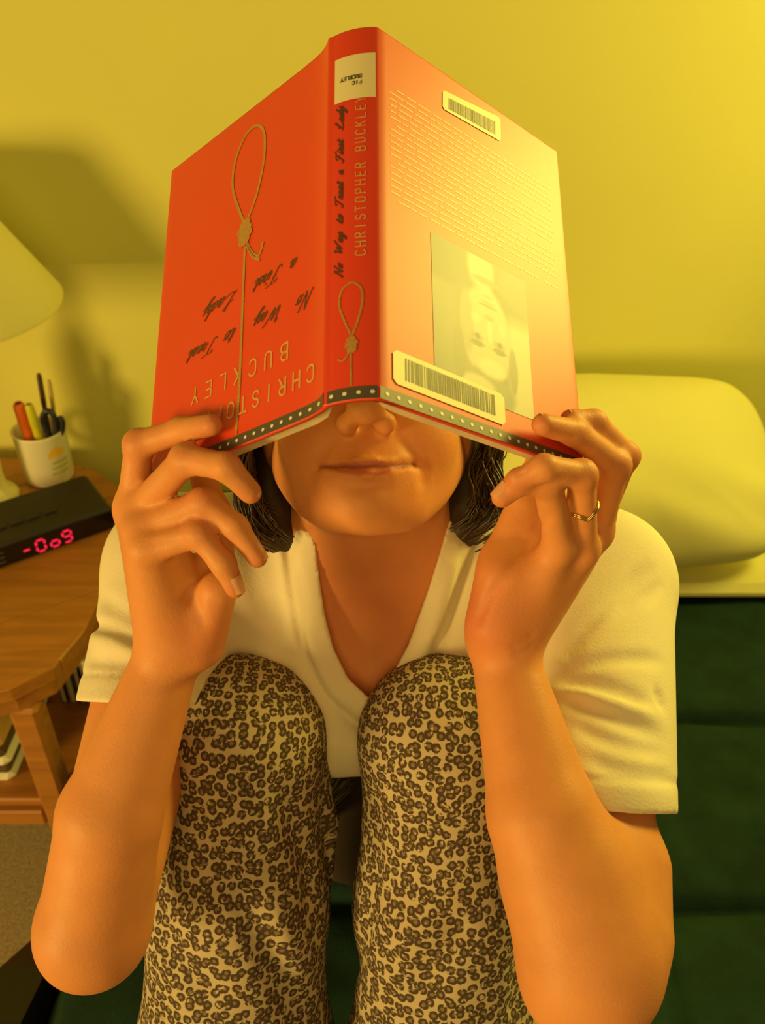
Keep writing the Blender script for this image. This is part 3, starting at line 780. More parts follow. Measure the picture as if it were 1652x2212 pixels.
def portrait():
    nu, nv = 64, 76; u = np.linspace(0.0384, 0.1190, nu); v = np.linspace(0.0215, 0.1160, nv); U, Vv = np.meshgrid(u, v, indexing='ij')
    X = (U - 0.0384) / 0.0806; Y = (Vv - 0.0215) / 0.0945            # picture coordinates: top of the head at the lower edge
    el = lambda cx_, cy_, rx, ry: np.clip(1.6 - 1.6 * np.sqrt(((X - cx_) / rx) ** 2 + ((Y - cy_) / ry) ** 2), 0, 1)
    g = np.full_like(X, 0.30) + 0.10 * np.sin(5 * X + 2 * Y)
    def put(val, a, s=1.0):
        nonlocal g; a = np.clip(a * s, 0, 1); g = g * (1 - a) + val * a
    put(0.70, np.clip((X - 0.70) * 10, 0, 1) * np.clip((0.70 - Y) * 8, 0, 1))                             # light window behind
    put(0.28, el(0.10, 0.90, 0.36, 0.22), 3); put(0.28, el(0.92, 0.88, 0.26, 0.16), 3)                   # jacket
    put(0.72, el(0.50, 0.93, 0.16, 0.20), 2)                                                            # shirt collar
    put(0.66, el(0.53, 0.46, 0.27, 0.36), 5)                                                            # face
    put(0.50, el(0.33, 0.50, 0.08, 0.26), 2)                                                            # shaded cheek
    put(0.40, el(0.48, 0.08, 0.36, 0.15), 3); put(0.70, el(0.42, 0.10, 0.20, 0.07), 2); put(0.36, el(0.24, 0.26, 0.07, 0.20), 3); put(0.38, el(0.80, 0.28, 0.05, 0.18), 3)   # hair
    put(0.80, el(0.57, 0.24, 0.18, 0.08), 1.5)                                                          # forehead
    for ex_ in (0.43, 0.66):
        put(0.24, el(ex_, 0.375, 0.085, 0.020), 3); put(0.44, el(ex_, 0.42, 0.075, 0.030), 2); put(0.15, el(ex_ + .005, 0.425, 0.028, 0.020), 3)   # brow, socket, eye
    put(0.80, el(0.565, 0.50, 0.028, 0.10), 2); put(0.46, el(0.56, 0.585, 0.065, 0.020), 2.5); put(0.76, el(0.42, 0.55, 0.06, 0.06)); put(0.76, el(0.70, 0.54, 0.05, 0.06))
    put(0.26, el(0.56, 0.665, 0.105, 0.012), 3); put(0.50, el(0.56, 0.690, 0.085, 0.018), 2); put(0.48, el(0.56, 0.735, 0.06, 0.015), 2); put(0.72, el(0.56, 0.775, 0.08, 0.035))
    put(0.36, el(0.55, 0.845, 0.17, 0.030), 2)                                                          # shadow under the chin
    g = np.clip(g, 0, 1)
    P = lmap('R', U.ravel(), Vv.ravel(), 0.0002); i, j = np.meshgrid(np.arange(nu - 1), np.arange(nv - 1), indexing='ij')
    o = link('author_picture', P, np.stack([i * nv + j, (i + 1) * nv + j, (i + 1) * nv + j + 1, i * nv + j + 1], -1).reshape(-1, 4), None, jk); o.data.materials.clear()
    ca = o.data.color_attributes.new('tint', 'FLOAT_COLOR', 'POINT'); g = g.ravel() ** 1.5
    ca.data.foreach_set('color', np.stack([g, g * 0.96, g * 0.78, np.ones_like(g)], 1).astype(np.float32).ravel())
    m = jmat('halftone_picture', (0.5, 0.5, 0.5), attr='tint'); o.data.materials.append(m); o['label'] = 'grey printed portrait upside down on the back cover'


portrait()


def barcode(corners, bars, name, off, seed, quiet=0.13, top=0.86, bot=0.22):
    c = np.array(corners, float); o = lambda s, t: (c[0] * (1 - s) + c[1] * s) * (1 - t) + (c[3] * (1 - s) + c[2] * s) * t
    rad = 0.10; P = np.array([o(s, t) for s, t in ((0.03, 0), (0.97, 0), (1, .12), (1, .88), (.97, 1), (.03, 1), (0, .88), (0, .12))])
    VS = [lmap('R', P[:, 0], P[:, 1], off)]; FS = [tuple(range(8))]; mi = [0]; r = random.Random(seed); x = quiet; k = 8
    while x < 1 - quiet:
        w_ = r.choice((0.006, 0.006, 0.012, 0.018)); q = np.array([o(x, bot), o(x + w_, bot), o(x + w_, top), o(x, top)])
        VS.append(lmap('R', q[:, 0], q[:, 1], off + 0.0002)); FS.append((k, k + 1, k + 2, k + 3)); mi.append(1); k += 4; x += w_ + r.choice((0.007, 0.007, 0.012))
    link(name, np.concatenate(VS), FS, [M_lab, M_bar], jk, smooth=False, mi=mi)


barcode([(.0085, .0115), (.0930, .0105), (.0930, .0300), (.0085, .0310)], 0, 'barcode_label', 0.0005, 5, 0.10, 0.86, 0.20)
barcode([(.0514, .2107), (.1040, .2150), (.1049, .2347), (.0520, .2255)], 0, 'barcode_label', 0.0004, 9, 0.10, 0.72, 0.15)

# ------------------------------------------------------------------ the reader
pe = empty('person', (0, 0.62, FZ)); tag(pe, 'person in white V-neck shirt and leopard-print pyjamas with an open book over the face', 'person')

# head frame
tl = math.radians(14)
TC = -FWD
HF = TC * math.cos(tl) + UPC * math.sin(tl); HU = UPC * math.cos(tl) - TC * math.sin(tl); HX = RGT.copy()
rl = math.radians(1.5); HX, HU = HX * math.cos(rl) + HU * math.sin(rl), HU * math.cos(rl) - HX * math.sin(rl)
HM = np.stack([HX, HU, HF])                       # rows: head axes
mouth = W(793, 1006, 0.572)
HO = mouth - np.array([0, -0.068, 0.089]) @ HM
H = lambda x, y, z: HO + np.array([x, y, z], float) @ HM
hel = lambda c, r: El(H(*c), r, HM)
hrc = lambda a, b, ra, rb: Rc(H(*a), H(*b), ra, rb)


def head():
    s = Sd()
    s.add(hel((0, .030, -.018), (.074, .086, .092)), 0)
    s.add(hel((0, -.030, .022), (.0635, .064, .060)), .03)
    for g in (-1, 1):
        s.add(hrc((g * .055, -.042, -.004), (g * .026, -.086, .046), .0150, .0140), .03)
        s.add(hel((g * .034, -.037, .056), (.026, .025, .024)), .022)
        s.add(hrc((g * .016, .022, .084), (g * .050, .016, .066), .007, .006), .012)
    s.add(hel((0, -.0905, .062), (.021, .0145, .019)), .022)
    s.add(hel((0, -.067, .062), (.034, .026, .0255)), .018)
    s.add(hrc((0, .010, .080), (0, -.030, .106), .0075, .0105), .012)
    s.add(hel((0, -.035, .1060), (.0115, .0100, .0110)), .007)
    for g in (-1, 1):
        s.add(hel((g * .0128, -.0405, .0935), (.0075, .0075, .0095)), .006)
        s.cut(hel((g * .0068, -.0475, .1000), (.0036, .0035, .0058)), .003)
        s.cut(hel((g * .032, .004, .092), (.020, .012, .014)), .012)
        s.add(hel((g * .032, .003, .0715), (.0135, .0125, .0125)), .004)
        s.add(hel((g * .0745, -.006, -.014), (.009, .030, .018)), .008)
    # lips: smiling, closed
    up = [(-.0290, -.0632, .0735), (-.016, -.0655, .0850), (-.005, -.0652, .0890), (0, -.0656, .0892), (.005, -.0652, .0890), (.016, -.0655, .0850), (.0290, -.0632, .0735)]
    lo = [(-.0270, -.0658, .0750), (-.014, -.0712, .0848), (0, -.0730, .0878), (.014, -.0712, .0848), (.0270, -.0658, .0750)]
    for q, r0, r1 in ((up, .0018, .0034), (lo, .0020, .0044)):
        m = (len(q) - 1) / 2
        for i in range(len(q) - 1):
            f = lambda k: r1 - (r1 - r0) * abs(k - m) / m
            s.add(Rc(H(*q[i]), H(*q[i + 1]), f(i), f(i + 1)), .0035)
    s.disp(Groove([H(*p) for p in [(-.0350, -.0610, .066), (-.029, -.0640, .076), (-.014, -.0682, .0900), (0, -.0690, .0925), (.014, -.0682, .0900), (.029, -.0640, .076), (.0350, -.0610, .066)]], .0032, .0022))
    for g in (-1, 1):
        s.disp(Groove([H(*p) for p in [(g * .019, -.040, .090), (g * .029, -.054, .081), (g * .0385, -.068, .071), (g * .0385, -.080, .066)]], .0024, .0055))
        s.disp(Groove([H(*p) for p in [(g * .033, -.060, .072), (g * .0335, -.066, .071)]], .0016, .004))
    s.disp(Groove([H(*p) for p in [(-.016, -.0795, .080), (0, -.081, .084), (.016, -.0795, .080)]], .0022, .0055))
    s.disp(Groove([H(*p) for p in [(0, -.050, .093), (0, -.060, .092)]], .0010, .0025))
    return s


# hands: joints given as (photo x, photo y, distance)
def hand(J, side, wrist, wr):
    s = Sd(); Wj = {k: [W(*p) for p in v] for k, v in J.items()}
    wrp = W(*wrist)
    RAD = {'index': (.0098, .0086, .0078, .0066), 'middle': (.0100, .0088, .0080, .0067), 'ring': (.0096, .0084, .0076, .0064), 'pinky': (.0086, .0074, .0067, .0057), 'thumb': (.0125, .0108, .0095, .0078)}
    fing = Sd()
    for k in ('index', 'middle', 'ring', 'pinky'):
        f = Sd(); q = Wj[k]; r = [x * J_SC.get((side, k), 1.0) for x in RAD[k]]
        f.add(Rc(q[0], q[1], r[0], r[1]), 0)
        f.add(Rc(q[1], q[2], r[1] * .99, r[2]), .004); f.add(Rc(q[2], q[3], r[2] * .99, r[3]), .004)
        f.add(El(q[1], (r[1] * 1.07,) * 3), .004)
        fing.add(f, .0034)
    pal = Sd()
    for k in ('index', 'middle', 'ring', 'pinky'):
        q = Wj[k][0]; st = wrp + (q - wrp) * 0.22
        pal.add(Rc(st, q, .0125, RAD[k][0] * 1.08), .012)
    for a, b, ra, rb in PADS[side]: pal.add(Rc(W(*a), W(*b), ra, rb), .014)
    t = Wj['thumb']; r = RAD['thumb']
    th = Sd(); th.add(Rc(t[0], t[1], .0155, r[0]), 0); th.add(Rc(t[1], t[2], r[0], r[1]), .005); th.add(Rc(t[2], t[3], r[1], r[3]), .004)
    pal.add(th, .010)
    s.add(pal, 0); s.add(fing, .0075)
    return s, Wj


J_SC = {('R', 'pinky'): 1.16, ('R', 'ring'): 1.02, ('L', 'pinky'): 1.10}
JL = {'index': [(286, 1100, .551), (300, 960, .532), (392, 930, .5200), (457, 918, .4990)], 'middle': [(300, 1102, .545), (402, 992, .506), (488, 1008, .4900), (541, 1064, .4970)],
      'ring': [(304, 1142, .535), (440, 1085, .518), (508, 1138, .517), (556, 1204, .520)], 'pinky': [(316, 1186, .528), (430, 1153, .516), (482, 1218, .515), (508, 1270, .519)],
      'thumb': [(415, 1365, .588), (470, 1235, .580), (462, 1105, .574), (430, 1010, .573)]}
JR = {'index': [(1292, 1120, .598), (1350, 985, .566), (1282, 912, .5365), (1232, 906, .5265)], 'middle': [(1288, 1150, .582), (1330, 1005, .552), (1238, 934, .5210), (1172, 917, .5010)],
      'ring': [(1258, 1185, .564), (1256, 1026, .519), (1174, 1010, .5000), (1122, 1036, .505)], 'pinky': [(1208, 1178, .550), (1182, 1040, .515), (1122, 1040, .511), (1084, 1074, .514)],
      'thumb': [(1062, 1375, .580), (1082, 1205, .577), (1132, 1085, .580), (1165, 985, .5800)]}
PADS = {'L': [((430, 1390, .572), (470, 1275, .552), .0170, .0125), ((380, 1385, .570), (345, 1215, .545), .017, .013), ((400, 1300, .575), (360, 1180, .560), .015, .012)],
        'R': [((1085, 1375, .580), (1160, 1235, .565), .0165, .0120), ((1072, 1345, .572), (1085, 1245, .566), .0195, .0170), ((1130, 1350, .582), (1225, 1205, .578), .014, .012), ((1105, 1235, .578), (1215, 1160, .582), .0150, .0130), ((1150, 1150, .582), (1195, 1075, .582), .0120, .0095)]}
WL, WRr = (362, 1418, .580), (1088, 1412, .585)
handL, WJL = hand(JL, 'L', WL, 0); handR, WJR = hand(JR, 'R', WRr, 0)

# joints of the body
EL_, ER_ = W(200, 2010, .590), W(1278, 2062, .534)
SL, SR = W(390, 1228, .735), W(1288, 1262, .735)
PELV, NECK = V3(0, .70, .567), W(822, 1225, .755)
CH = PELV + (NECK - PELV) * .70


def arms():
    s = Sd()
    for sh, el, wr, hd, mid in ((SL, EL_, W(*WL), handL, W(238, 1760, .573)), (SR, ER_, W(*WRr), handR, W(1172, 1760, .549))):
        g = 1 if sh[0] > 0 else -1
        s.add(Rc(sh, el, .046, .0365 if g < 0 else .038), .0)
        s.add(Rc(wr, mid, .0215,   .0335 if g < 0 else .0345), .003); s.add(Rc(mid, el + (mid - el) * .12, .0335 if g < 0 else .0345, .0365 if g < 0 else .041), .006)
        s.add(El(el, (.0345,) * 3 if g < 0 else (.039,) * 3), .012)
        s.add(hd, .012)
    s.add(Rc(W(1240, 1900, .550), W(1278, 2050, .536), .041, .038), .02)
    s.add(Rc(W(1335, 1880, .572), W(1348, 2010, .550), .034, .0295), .012)
    s.add(Rc(W(1262, 2150, .528), W(1268, 2200, .530), .030, .026), .025)
    return s


HIPL, HIPR = V3(-.095, .70, .53), V3(.095, .70, .53)
KNL, KNR = W(520, 1602, .695), W(958, 1602, .690)
ANL, ANR = W(505, 2420, .755), W(965, 2420, .755)


def torso(inf=0.0):
    s = Sd(); ax = unit(NECK - PELV); X = V3(1, 0, 0); Y = np.cross(ax, X); M = np.stack([X, Y, ax])
    s.add(El(PELV, (.155 + inf, .105 + inf, .115 + inf), M), 0)
    s.add(El(PELV + (NECK - PELV) * .38, (.128 + inf, .092 + inf, .13 + inf), M), .05)
    s.add(El(CH, (.148 + inf, .095 + inf, .125 + inf), M), .05)
    for q in (SL, SR):
        s.add(Rc(CH + ax * .075 + (q - CH) * .25, q, .058 + inf, .047 + inf), .04)
        s.add(Rc(H(0, -.07, -.035), NECK + (q - NECK) * .45 + ax * .0, .038 + inf * .2, .042 + inf), .04)
    return s, ax


def body():
    s = Sd(); t, ax = torso()
    s.add(t, 0)
    s.add(Rc(NECK + FWD * .01, H(0, -.055, -.028), .056, .0485), .03)
    for g in (-1, 1): s.add(Rc(W(822 + g * 25, 1215, .700), W(822 + g * 330, 1180, .735), .0115, .0110), .03)      # collar bones
    for g in (-1, 1): s.add(Rc(H(g * .045, -.075, -.035), W(822 + g * 20, 1215, .705), .010, .008), .03)            # neck cords
    s.add(El(W(822, 1330, .760), (.085, .05, .075), np.stack([RGT, FWD, UPC])), .05)
    for g in (-1, 1): s.add(El(W(808 + g * 135, 1500, .755), (.060, .055, .060)), .03)
    s.add(head(), .014)
    a = arms()
    s.add(a, .02)
    for hp, kn, an in ((HIPL, KNL, ANL), (HIPR, KNR, ANR)):
        s.add(Rc(hp, kn + FWD * .012, .075, .048), .03); s.add(Rc(kn + FWD * .012, an + FWD * .01, .048, .033), .02)
        s.add(Rc(an + FWD * .01, V3(an[0], an[1] - .005, FZ + .050), .030, .028), .02)
        g = -1 if an[0] < 0 else 1; tx, ty = an[0] * 1.12, an[1] - .150
        for o_, r_ in ((-.016, .0215), (.014, .0195)):
            s.add(Rc(V3(an[0] + o_ * .5, an[1] + .025, FZ + .045), V3(tx + o_ * 1.15, ty, FZ + .0325), .026, r_ * .82), .018)
        for k_ in range(5):
            q0 = V3(tx + g * (-.030 + .0145 * k_), ty + .004 + .006 * k_, FZ + .0295); L_ = .032 - .0035 * k_
            s.add(Rc(q0, q0 + V3(g * .002, -L_, -.003), .0105 if k_ == 0 else .0088, .0095 if k_ == 0 else .0072), .005)
    return s


import time; _t = time.time()
BODY = body(); BODY.bound()
for pts, amp, w_ in (([(1150, 1165), (1105, 1225), (1050, 1300), (1030, 1350)], .0022, .0032), ([(1190, 1110), (1150, 1150), (1110, 1165)], .0016, .0028), ([(1100, 1400), (1130, 1388), (1158, 1368)], .0014, .0022), ([(1108, 1416), (1138, 1404), (1160, 1386)], .0012, .0022),
                     ([(395, 1270), (425, 1310), (440, 1360)], .0018, .0034), ([(310, 1180), (360, 1170), (410, 1172)], .0012, .0024)):      # creases of palms and wrists
    BODY.disp(Groove([trace(BODY, *p, t0=.45, t1=.8) for p in catmull(pts, 3)], amp, w_))
bv, bq = surface(BODY, 0.0018)

# skin tint: lips, flushed knuckles and elbows
col = np.tile(np.array([0.72, 0.300, 0.110]), (len(bv), 1))


def tint(center, rad, c, pw=2.0):
    d = np.linalg.norm(bv - center, axis=1) / rad; a = np.exp(-d ** pw)[:, None]; col[:] = col * (1 - a) + np.array(c) * a


for k in ('index', 'middle', 'ring', 'pinky'):
    for q in (WJL[k], WJR[k]): tint(q[1], .010, (0.62, 0.215, 0.085)); tint(q[3], .009, (0.64, 0.21, 0.095))
tint(W(1030, 1330, .56), .032, (0.64, 0.20, 0.085)); tint(EL_, .035, (0.62, 0.23, 0.095)); tint(ER_, .03, (0.62, 0.23, 0.09))
tint(W(440, 1370, .56), .022, (0.64, 0.22, 0.09)); tint(W(800, 1250, .70), .07, (0.63, 0.225, 0.10))
loc = (bv - HO) @ HM.T
mw = 0.0300; x = loc[:, 0]; edge = np.clip(1 - (x / mw) ** 2, 0, 1); seam = -.0632 - .0058 * edge ** .8
yu = seam + .0042 * edge ** .7; yl = seam - .0068 * edge ** .7
inl = np.clip((yu - loc[:, 1]) / .0012, 0, 1) * np.clip((loc[:, 1] - yl) / .0012, 0, 1) * (np.abs(x) < mw) * (loc[:, 2] > .065)
col = col * (1 - inl[:, None] * .8) + np.array([0.50, 0.115, 0.075]) * inl[:, None] * .8
ln = np.exp(-((loc[:, 1] - seam) / .0011) ** 2) * (np.abs(x) < .033) * (loc[:, 2] > .062); col = col * (1 - ln[:, None] * .55)      # dark seam where the lips meet
M_skin = mat('skin', (0.7, 0.3, 0.14), 0.52, noise=0.05, nscale=60, bump=0.12, bscale=500, sss=0.10, attr='tint', spec=0.35)
bo_ = link('body', bv, bq, M_skin); bo_.parent = pe; bo_.location = -Vector(pe.location)
ca = bo_.data.color_attributes.new('tint', 'FLOAT_COLOR', 'POINT'); ca.data.foreach_set('color', np.concatenate([col, np.ones((len(col), 1))], 1).astype(np.float32).ravel())
print('body', len(bq), round(time.time() - _t, 1))

# finger nails
M_nail = mat('nail', (0.72, 0.36, 0.20), 0.22, coat=0.4, coat_r=0.12)
for WJ, sd_, names in ((WJL, 'L', ('index', 'middle', 'ring', 'pinky')), (WJR, 'R', ('index', 'middle', 'ring', 'pinky'))):
    for k in names:
        q = WJ[k]; ax = unit(q[3] - q[2]); dn = (q[2] - 0.5 * (q[1] + q[3])); dn = unit(dn - ax * (dn @ ax)); sd2 = np.cross(ax, dn); r = .0064 * J_SC.get((sd_, k), 1.0)
        u = np.linspace(-1, 1, 9); v = np.linspace(0, 1, 7); U, Vv = np.meshgrid(u, v, indexing='ij'); wd = r * (.80 - .18 * (Vv - .45) ** 2 * 2)
        an = U * 0.95; P = q[3] + ax * (-.0075 + Vv[..., None] * .0112 * (1 - .10 * U[..., None] ** 2)) + sd2 * (np.sin(an) * wd)[..., None] + dn * ((np.cos(an)) * r * 1.03 - Vv * .0012 + .0004)[..., None]
        i, j = np.meshgrid(np.arange(8), np.arange(6), indexing='ij'); F = np.stack([i * 7 + j, (i + 1) * 7 + j, (i + 1) * 7 + j + 1, i * 7 + j + 1], -1).reshape(-1, 4)
        top = P.reshape(-1, 3); n0 = len(top); c = top - dn * .0008
        o = link('fingernail', np.concatenate([top, c]), np.concatenate([F, F[:, ::-1] + n0]), M_nail); o.parent = pe; o.location = -Vector(pe.location)

# ring on the finger that carries it
q = WJR['ring']; ax = unit(q[1] - q[0]); c = q[0] + (q[1] - q[0]) * .60; A = unit(np.cross(ax, FWD)); B = np.cross(ax, A); rr_ = .0098
t = np.linspace(0, 2 * np.pi, 40); wave = lambda a: .0022 * np.exp(-((np.mod(a - RA + np.pi, 2 * np.pi) - np.pi) / .35) ** 2)
RA = math.atan2(float(-FWD @ B), float(-FWD @ A))
P1 = np.array([c + A * rr_ * math.cos(a) + B * rr_ * math.sin(a) - ax * (wave(a) * 1.6) for a in t]); P2 = P1 + ax * np.array([.0016 + 0 * a for a in t])[:, None]
VV_, FF_ = tube_mesh([P1, P2], [.0009, .0007], 8)
M_gold_m = mat('gold', (0.85, 0.62, 0.28), 0.18, metal=1.0)
o = link('ring', VV_, FF_, M_gold_m); o.parent = pe; o.location = -Vector(pe.location); o['label'] = 'thin gold ring with a V-shaped dip'

# ---- shirt
VNECK = np.array([(632, 1060), (662, 1120), (682, 1180), (690, 1250), (702, 1330), (720, 1400), (752, 1465), (803, 1513), (843, 1465), (882, 1392), (905, 1330), (926, 1270), (948, 1200), (968, 1130), (1000, 1060), (1000, 900), (632, 900)], float)


def poly_sd(x, y, P):
    d = np.full(x.shape, 1e9); ins = np.zeros(x.shape, bool)
    for i in range(len(P)):
        a, b = P[i], P[(i + 1) % len(P)]; ex, ey = b - a; wx, wy = x - a[0], y - a[1]; t_ = np.clip((wx * ex + wy * ey) / (ex * ex + ey * ey), 0, 1)
        d = np.minimum(d, (wx - ex * t_) ** 2 + (wy - ey * t_) ** 2)
        c1 = (a[1] <= y) != (b[1] <= y); ins ^= c1 & (x < a[0] + (y - a[1]) / (ey if abs(ey) > 1e-9 else 1e-9) * ex)
    d = np.sqrt(d); return np.where(ins, -d, d)


def shirt(folds=True):
    s = Sd(); t_, ax = torso(.008); s.add(t_, 0)
    s.add(El(W(815, 1340, .764), (.100, .056, .085), np.stack([RGT, FWD, UPC])), .05)
    for g in (-1, 1): s.add(El(W(808 + g * 150, 1490, .755), (.066, .062, .066)), .05)
    s.add(Rc(W(700, 1530, .765), W(890, 1530, .765), .050, .050), .05)
    hl, hr = (SL + (EL_ - SL) * .46), (SR + (ER_ - SR) * .66)
    s.add(Rc(SL, hl, .058, .0525), .015); s.add(Rc(SR, hr, .062, .0555), .015)
    for q in (SL, SR): s.add(Rc(CH + (q - CH) * .35 + ax * .055, q, .066, .052), .03)
    s.add(Rc(NECK + (SR - NECK) * .2 + ax * .02, SR, .046, .050), .02); s.add(Rc(NECK + (SL - NECK) * .2 + ax * .02, SL, .046, .050), .02)
    if folds:
        for g in FOLDS: s.disp(g)
    # hems, hollow sleeve ends and the V neck
    def f(P, d):
        for sh, el, t0, nrm in ((SL, EL_, HEM_L, NL_), (SR, ER_, HEM_R, NR_)):
            ax_ = unit(el - sh); near = np.linalg.norm((P - sh) - ((P - sh) @ ax_)[:, None] * ax_, axis=1) < .105
            h = (P - t0) @ nrm
            d = np.where(near & ((P - sh) @ ax_ > .02), np.maximum(d, h), d)
            inner = Rc(sh, el, .0505, .0425)(P); d = np.where(near, np.maximum(d, -np.maximum(inner, -(h + .025))), d)
            d = d + .0016 * np.exp(-((h + .020) / .0018) ** 2) * near     # stitched hem line
        x_, y_, dd = project(P); pd = poly_sd(x_, y_, VNECK) * dd / F_PX
        front = dd < .80
        d = np.where(front, d + .0050 * np.exp(-((pd - .0225) / .0038) ** 2) - .0026 * np.clip((.0225 - pd) / .003, 0, 1), d)     # neckband seam
        d = np.where(front, np.maximum(d, -pd), d)
        nk = Rc(NECK - ax * .02, H(0, 0, -.03), .0600, .0760)(P)
        low = (P - W(750, 1588, .745)) @ -unit(ax + TC * .35)
        trunk = (np.abs(P[:, 0]) < .165) & (P[:, 1] < .665)
        d = np.where(trunk & (P[:, 2] < W(750, 1588, .745)[2] + .12), np.maximum(d, low), d)
        return np.maximum(d, -nk)
    s.fn(f)
    return s


HEM_L, HEM_R = W(222, 1515, .69), W(1382, 1752, .625)
NL_ = unit(unit(EL_ - SL) - UPC * 1.6); NR_ = unit(unit(ER_ - SR) - UPC * 1.5 + RGT * .10)
FOLDS = []
BASE = shirt(False).bound()
FL = []
for pts, amp, w_ in (
    ([(1188, 1432), (1290, 1335), (1400, 1225)], .0030, .0050), ([(1195, 1446), (1310, 1352), (1425, 1265)], .0028, .0045), ([(1196, 1456), (1310, 1425), (1425, 1425)], .0028, .0045),
    ([(1198, 1466), (1300, 1482), (1400, 1520)], .0034, .0055), ([(1215, 1500), (1300, 1540), (1430, 1590)], .0032, .0055), ([(1240, 1565), (1330, 1605), (1435, 1625)], .0026, .005),
    ([(1270, 1640), (1360, 1668), (1450, 1680)], .0024, .0045), ([(1192, 1438), (1260, 1390), (1340, 1300)], -.0022, .006), ([(1205, 1484), (1300, 1512), (1420, 1545)], -.0024, .006), ([(1420, 1490), (1432, 1530)], .003, .004),
    ([(200, 1352), (250, 1362), (315, 1392)], .0030, .0050), ([(196, 1372), (250, 1385), (305, 1408)], -.0022, .006), ([(190, 1425), (240, 1430), (300, 1440)], .0026, .0045), ([(215, 1290), (260, 1320), (310, 1340)], .0020, .006),
    ([(560, 1085), (585, 1200), (612, 1330), (622, 1440), (600, 1520)], .0075, .0080), ([(605, 1090), (628, 1200), (650, 1330), (655, 1450), (672, 1520)], .0040, .0060), ([(585, 1090), (606, 1210), (632, 1330), (640, 1450)], -.0050, .009),
    ([(540, 1130), (560, 1260), (590, 1360)], .0060, .0090), ([(1010, 1180), (985, 1280), (950, 1380), (900, 1480)], .0026, .0080), ([(985, 1190), (955, 1290), (915, 1400)], -.0022, .008), ([(640, 1530), (720, 1560), (800, 1570)], .0040, .0100)):
    cp = catmull(pts, 3); g3 = [trace(BASE, *p, t0=.50, t1=1.0) for p in cp]
    FL.append(Groove(g3, amp * 1.7, w_ * 1.15))
FOLDS = FL
SHIRT = shirt(); sv, sq = surface(SHIRT, 0.0021)
M_shirt = mat('white_jersey', (0.82, 0.74, 0.56), 0.85, noise=0.05, nscale=20, bump=0.2, bscale=500, spec=0.2)
o = link('shirt', sv, sq, M_shirt); o.parent = pe; o.location = -Vector(pe.location)
print('shirt', len(sq), round(time.time() - _t, 1))

# ---- pyjama trousers
def trousers(folds=True):
    s = Sd()
    s.add(El(PELV + V3(0, 0, -.005), (.172, .125, .125)), 0)
    for hp, kn, an, g in ((HIPL, KNL, ANL, -1), (HIPR, KNR, ANR, 1)):
        leg = Sd()
        leg.add(Rc(hp, kn, .098, .062), 0)
        mid = kn + (an - kn) * .40; low = kn + (an - kn) * .80
        leg.add(Rc(kn, mid, .0625, .0715), .02); leg.add(Rc(mid, low, .0715, .080), .02); leg.add(Rc(low, an + (an - kn) * .02, .080, .078), .02)
        leg.add(El(kn - UPC * -.006 + TC * .004, (.058, .056, .056)), .02)
        s.add(leg, .02)
    s.add(Rc(W(640, 1630, .715), W(682, 1780, .722), .024, .0185), .008); s.add(Rc(W(682, 1780, .722), W(708, 1895, .730), .0185, .0055), .006)      # slack cloth hanging from the left thigh
    s.add(Rc(W(1130, 2200, .74), W(1150, 2330, .76), .022, .025), .02)
    if folds:
        for g in TFOLDS: s.disp(g)
    return s


TFOLDS = []
TB = trousers(False).bound(); TF = []
for pts, amp, w_ in (([(440, 1800), (505, 1900), (560, 2010), (610, 2110), (650, 2205)], .0050, .0090), ([(470, 1780), (545, 1890), (610, 2010), (660, 2110)], -.0030, .012), ([(600, 1700), (640, 1790), (668, 1880), (672, 1980)], .0040, .0080),
                     ([(560, 1750), (600, 1870), (630, 1960)], -.0026, .010), ([(340, 2010), (400, 2090), (470, 2170)], .0030, .012), ([(700, 1752), (712, 1830), (714, 1890)], .0035, .0040), ([(420, 1560), (500, 1600), (600, 1590)], -.0015, .02),
                     ([(800, 1700), (806, 1850), (790, 2000), (760, 2120)], .0028, .0090), ([(1010, 1990), (950, 2060), (900, 2170)], .0030, .012), ([(1120, 2050), (1130, 2130), (1110, 2205)], .004, .010), ([(840, 2040), (900, 2020), (960, 2050)], -.002, .015)):
    TF.append(Groove([trace(TB, *p, t0=.5, t1=1.1) for p in catmull(pts, 3)], amp * 1.7, w_ * 1.2))
TFOLDS = TF
tv, tq = surface(trousers(), 0.0028)
uvp = np.zeros((len(tv), 3)); left = tv[:, 0] < (KNL[0] + KNR[0]) / 2
for m_, kn, an in ((left, KNL, ANL), (~left, KNR, ANR)):
    ax = unit(an - kn); A = unit(TC - ax * (TC @ ax)); B = np.cross(ax, A); q = tv[m_] - kn
    la, lb, lx = q @ A, q @ B, q @ ax
    cyl = np.stack([np.arctan2(lb, la) * .072, lx, 0 * lx], 1)
    r_ = np.linalg.norm(q, axis=1); th_ = np.arccos(np.clip(la / r_, -1, 1)); hb = np.hypot(lb, lx) + 1e-9      # knee cap: spread out around its front
    dome = np.stack([.072 * th_ * lb / hb, .072 * th_ * lx / hb, 0 * lx], 1)
    uvp[m_] = np.where((lx < 0)[:, None], dome, cyl) + V3(0 if kn is KNL else 3.1, 0, 0)



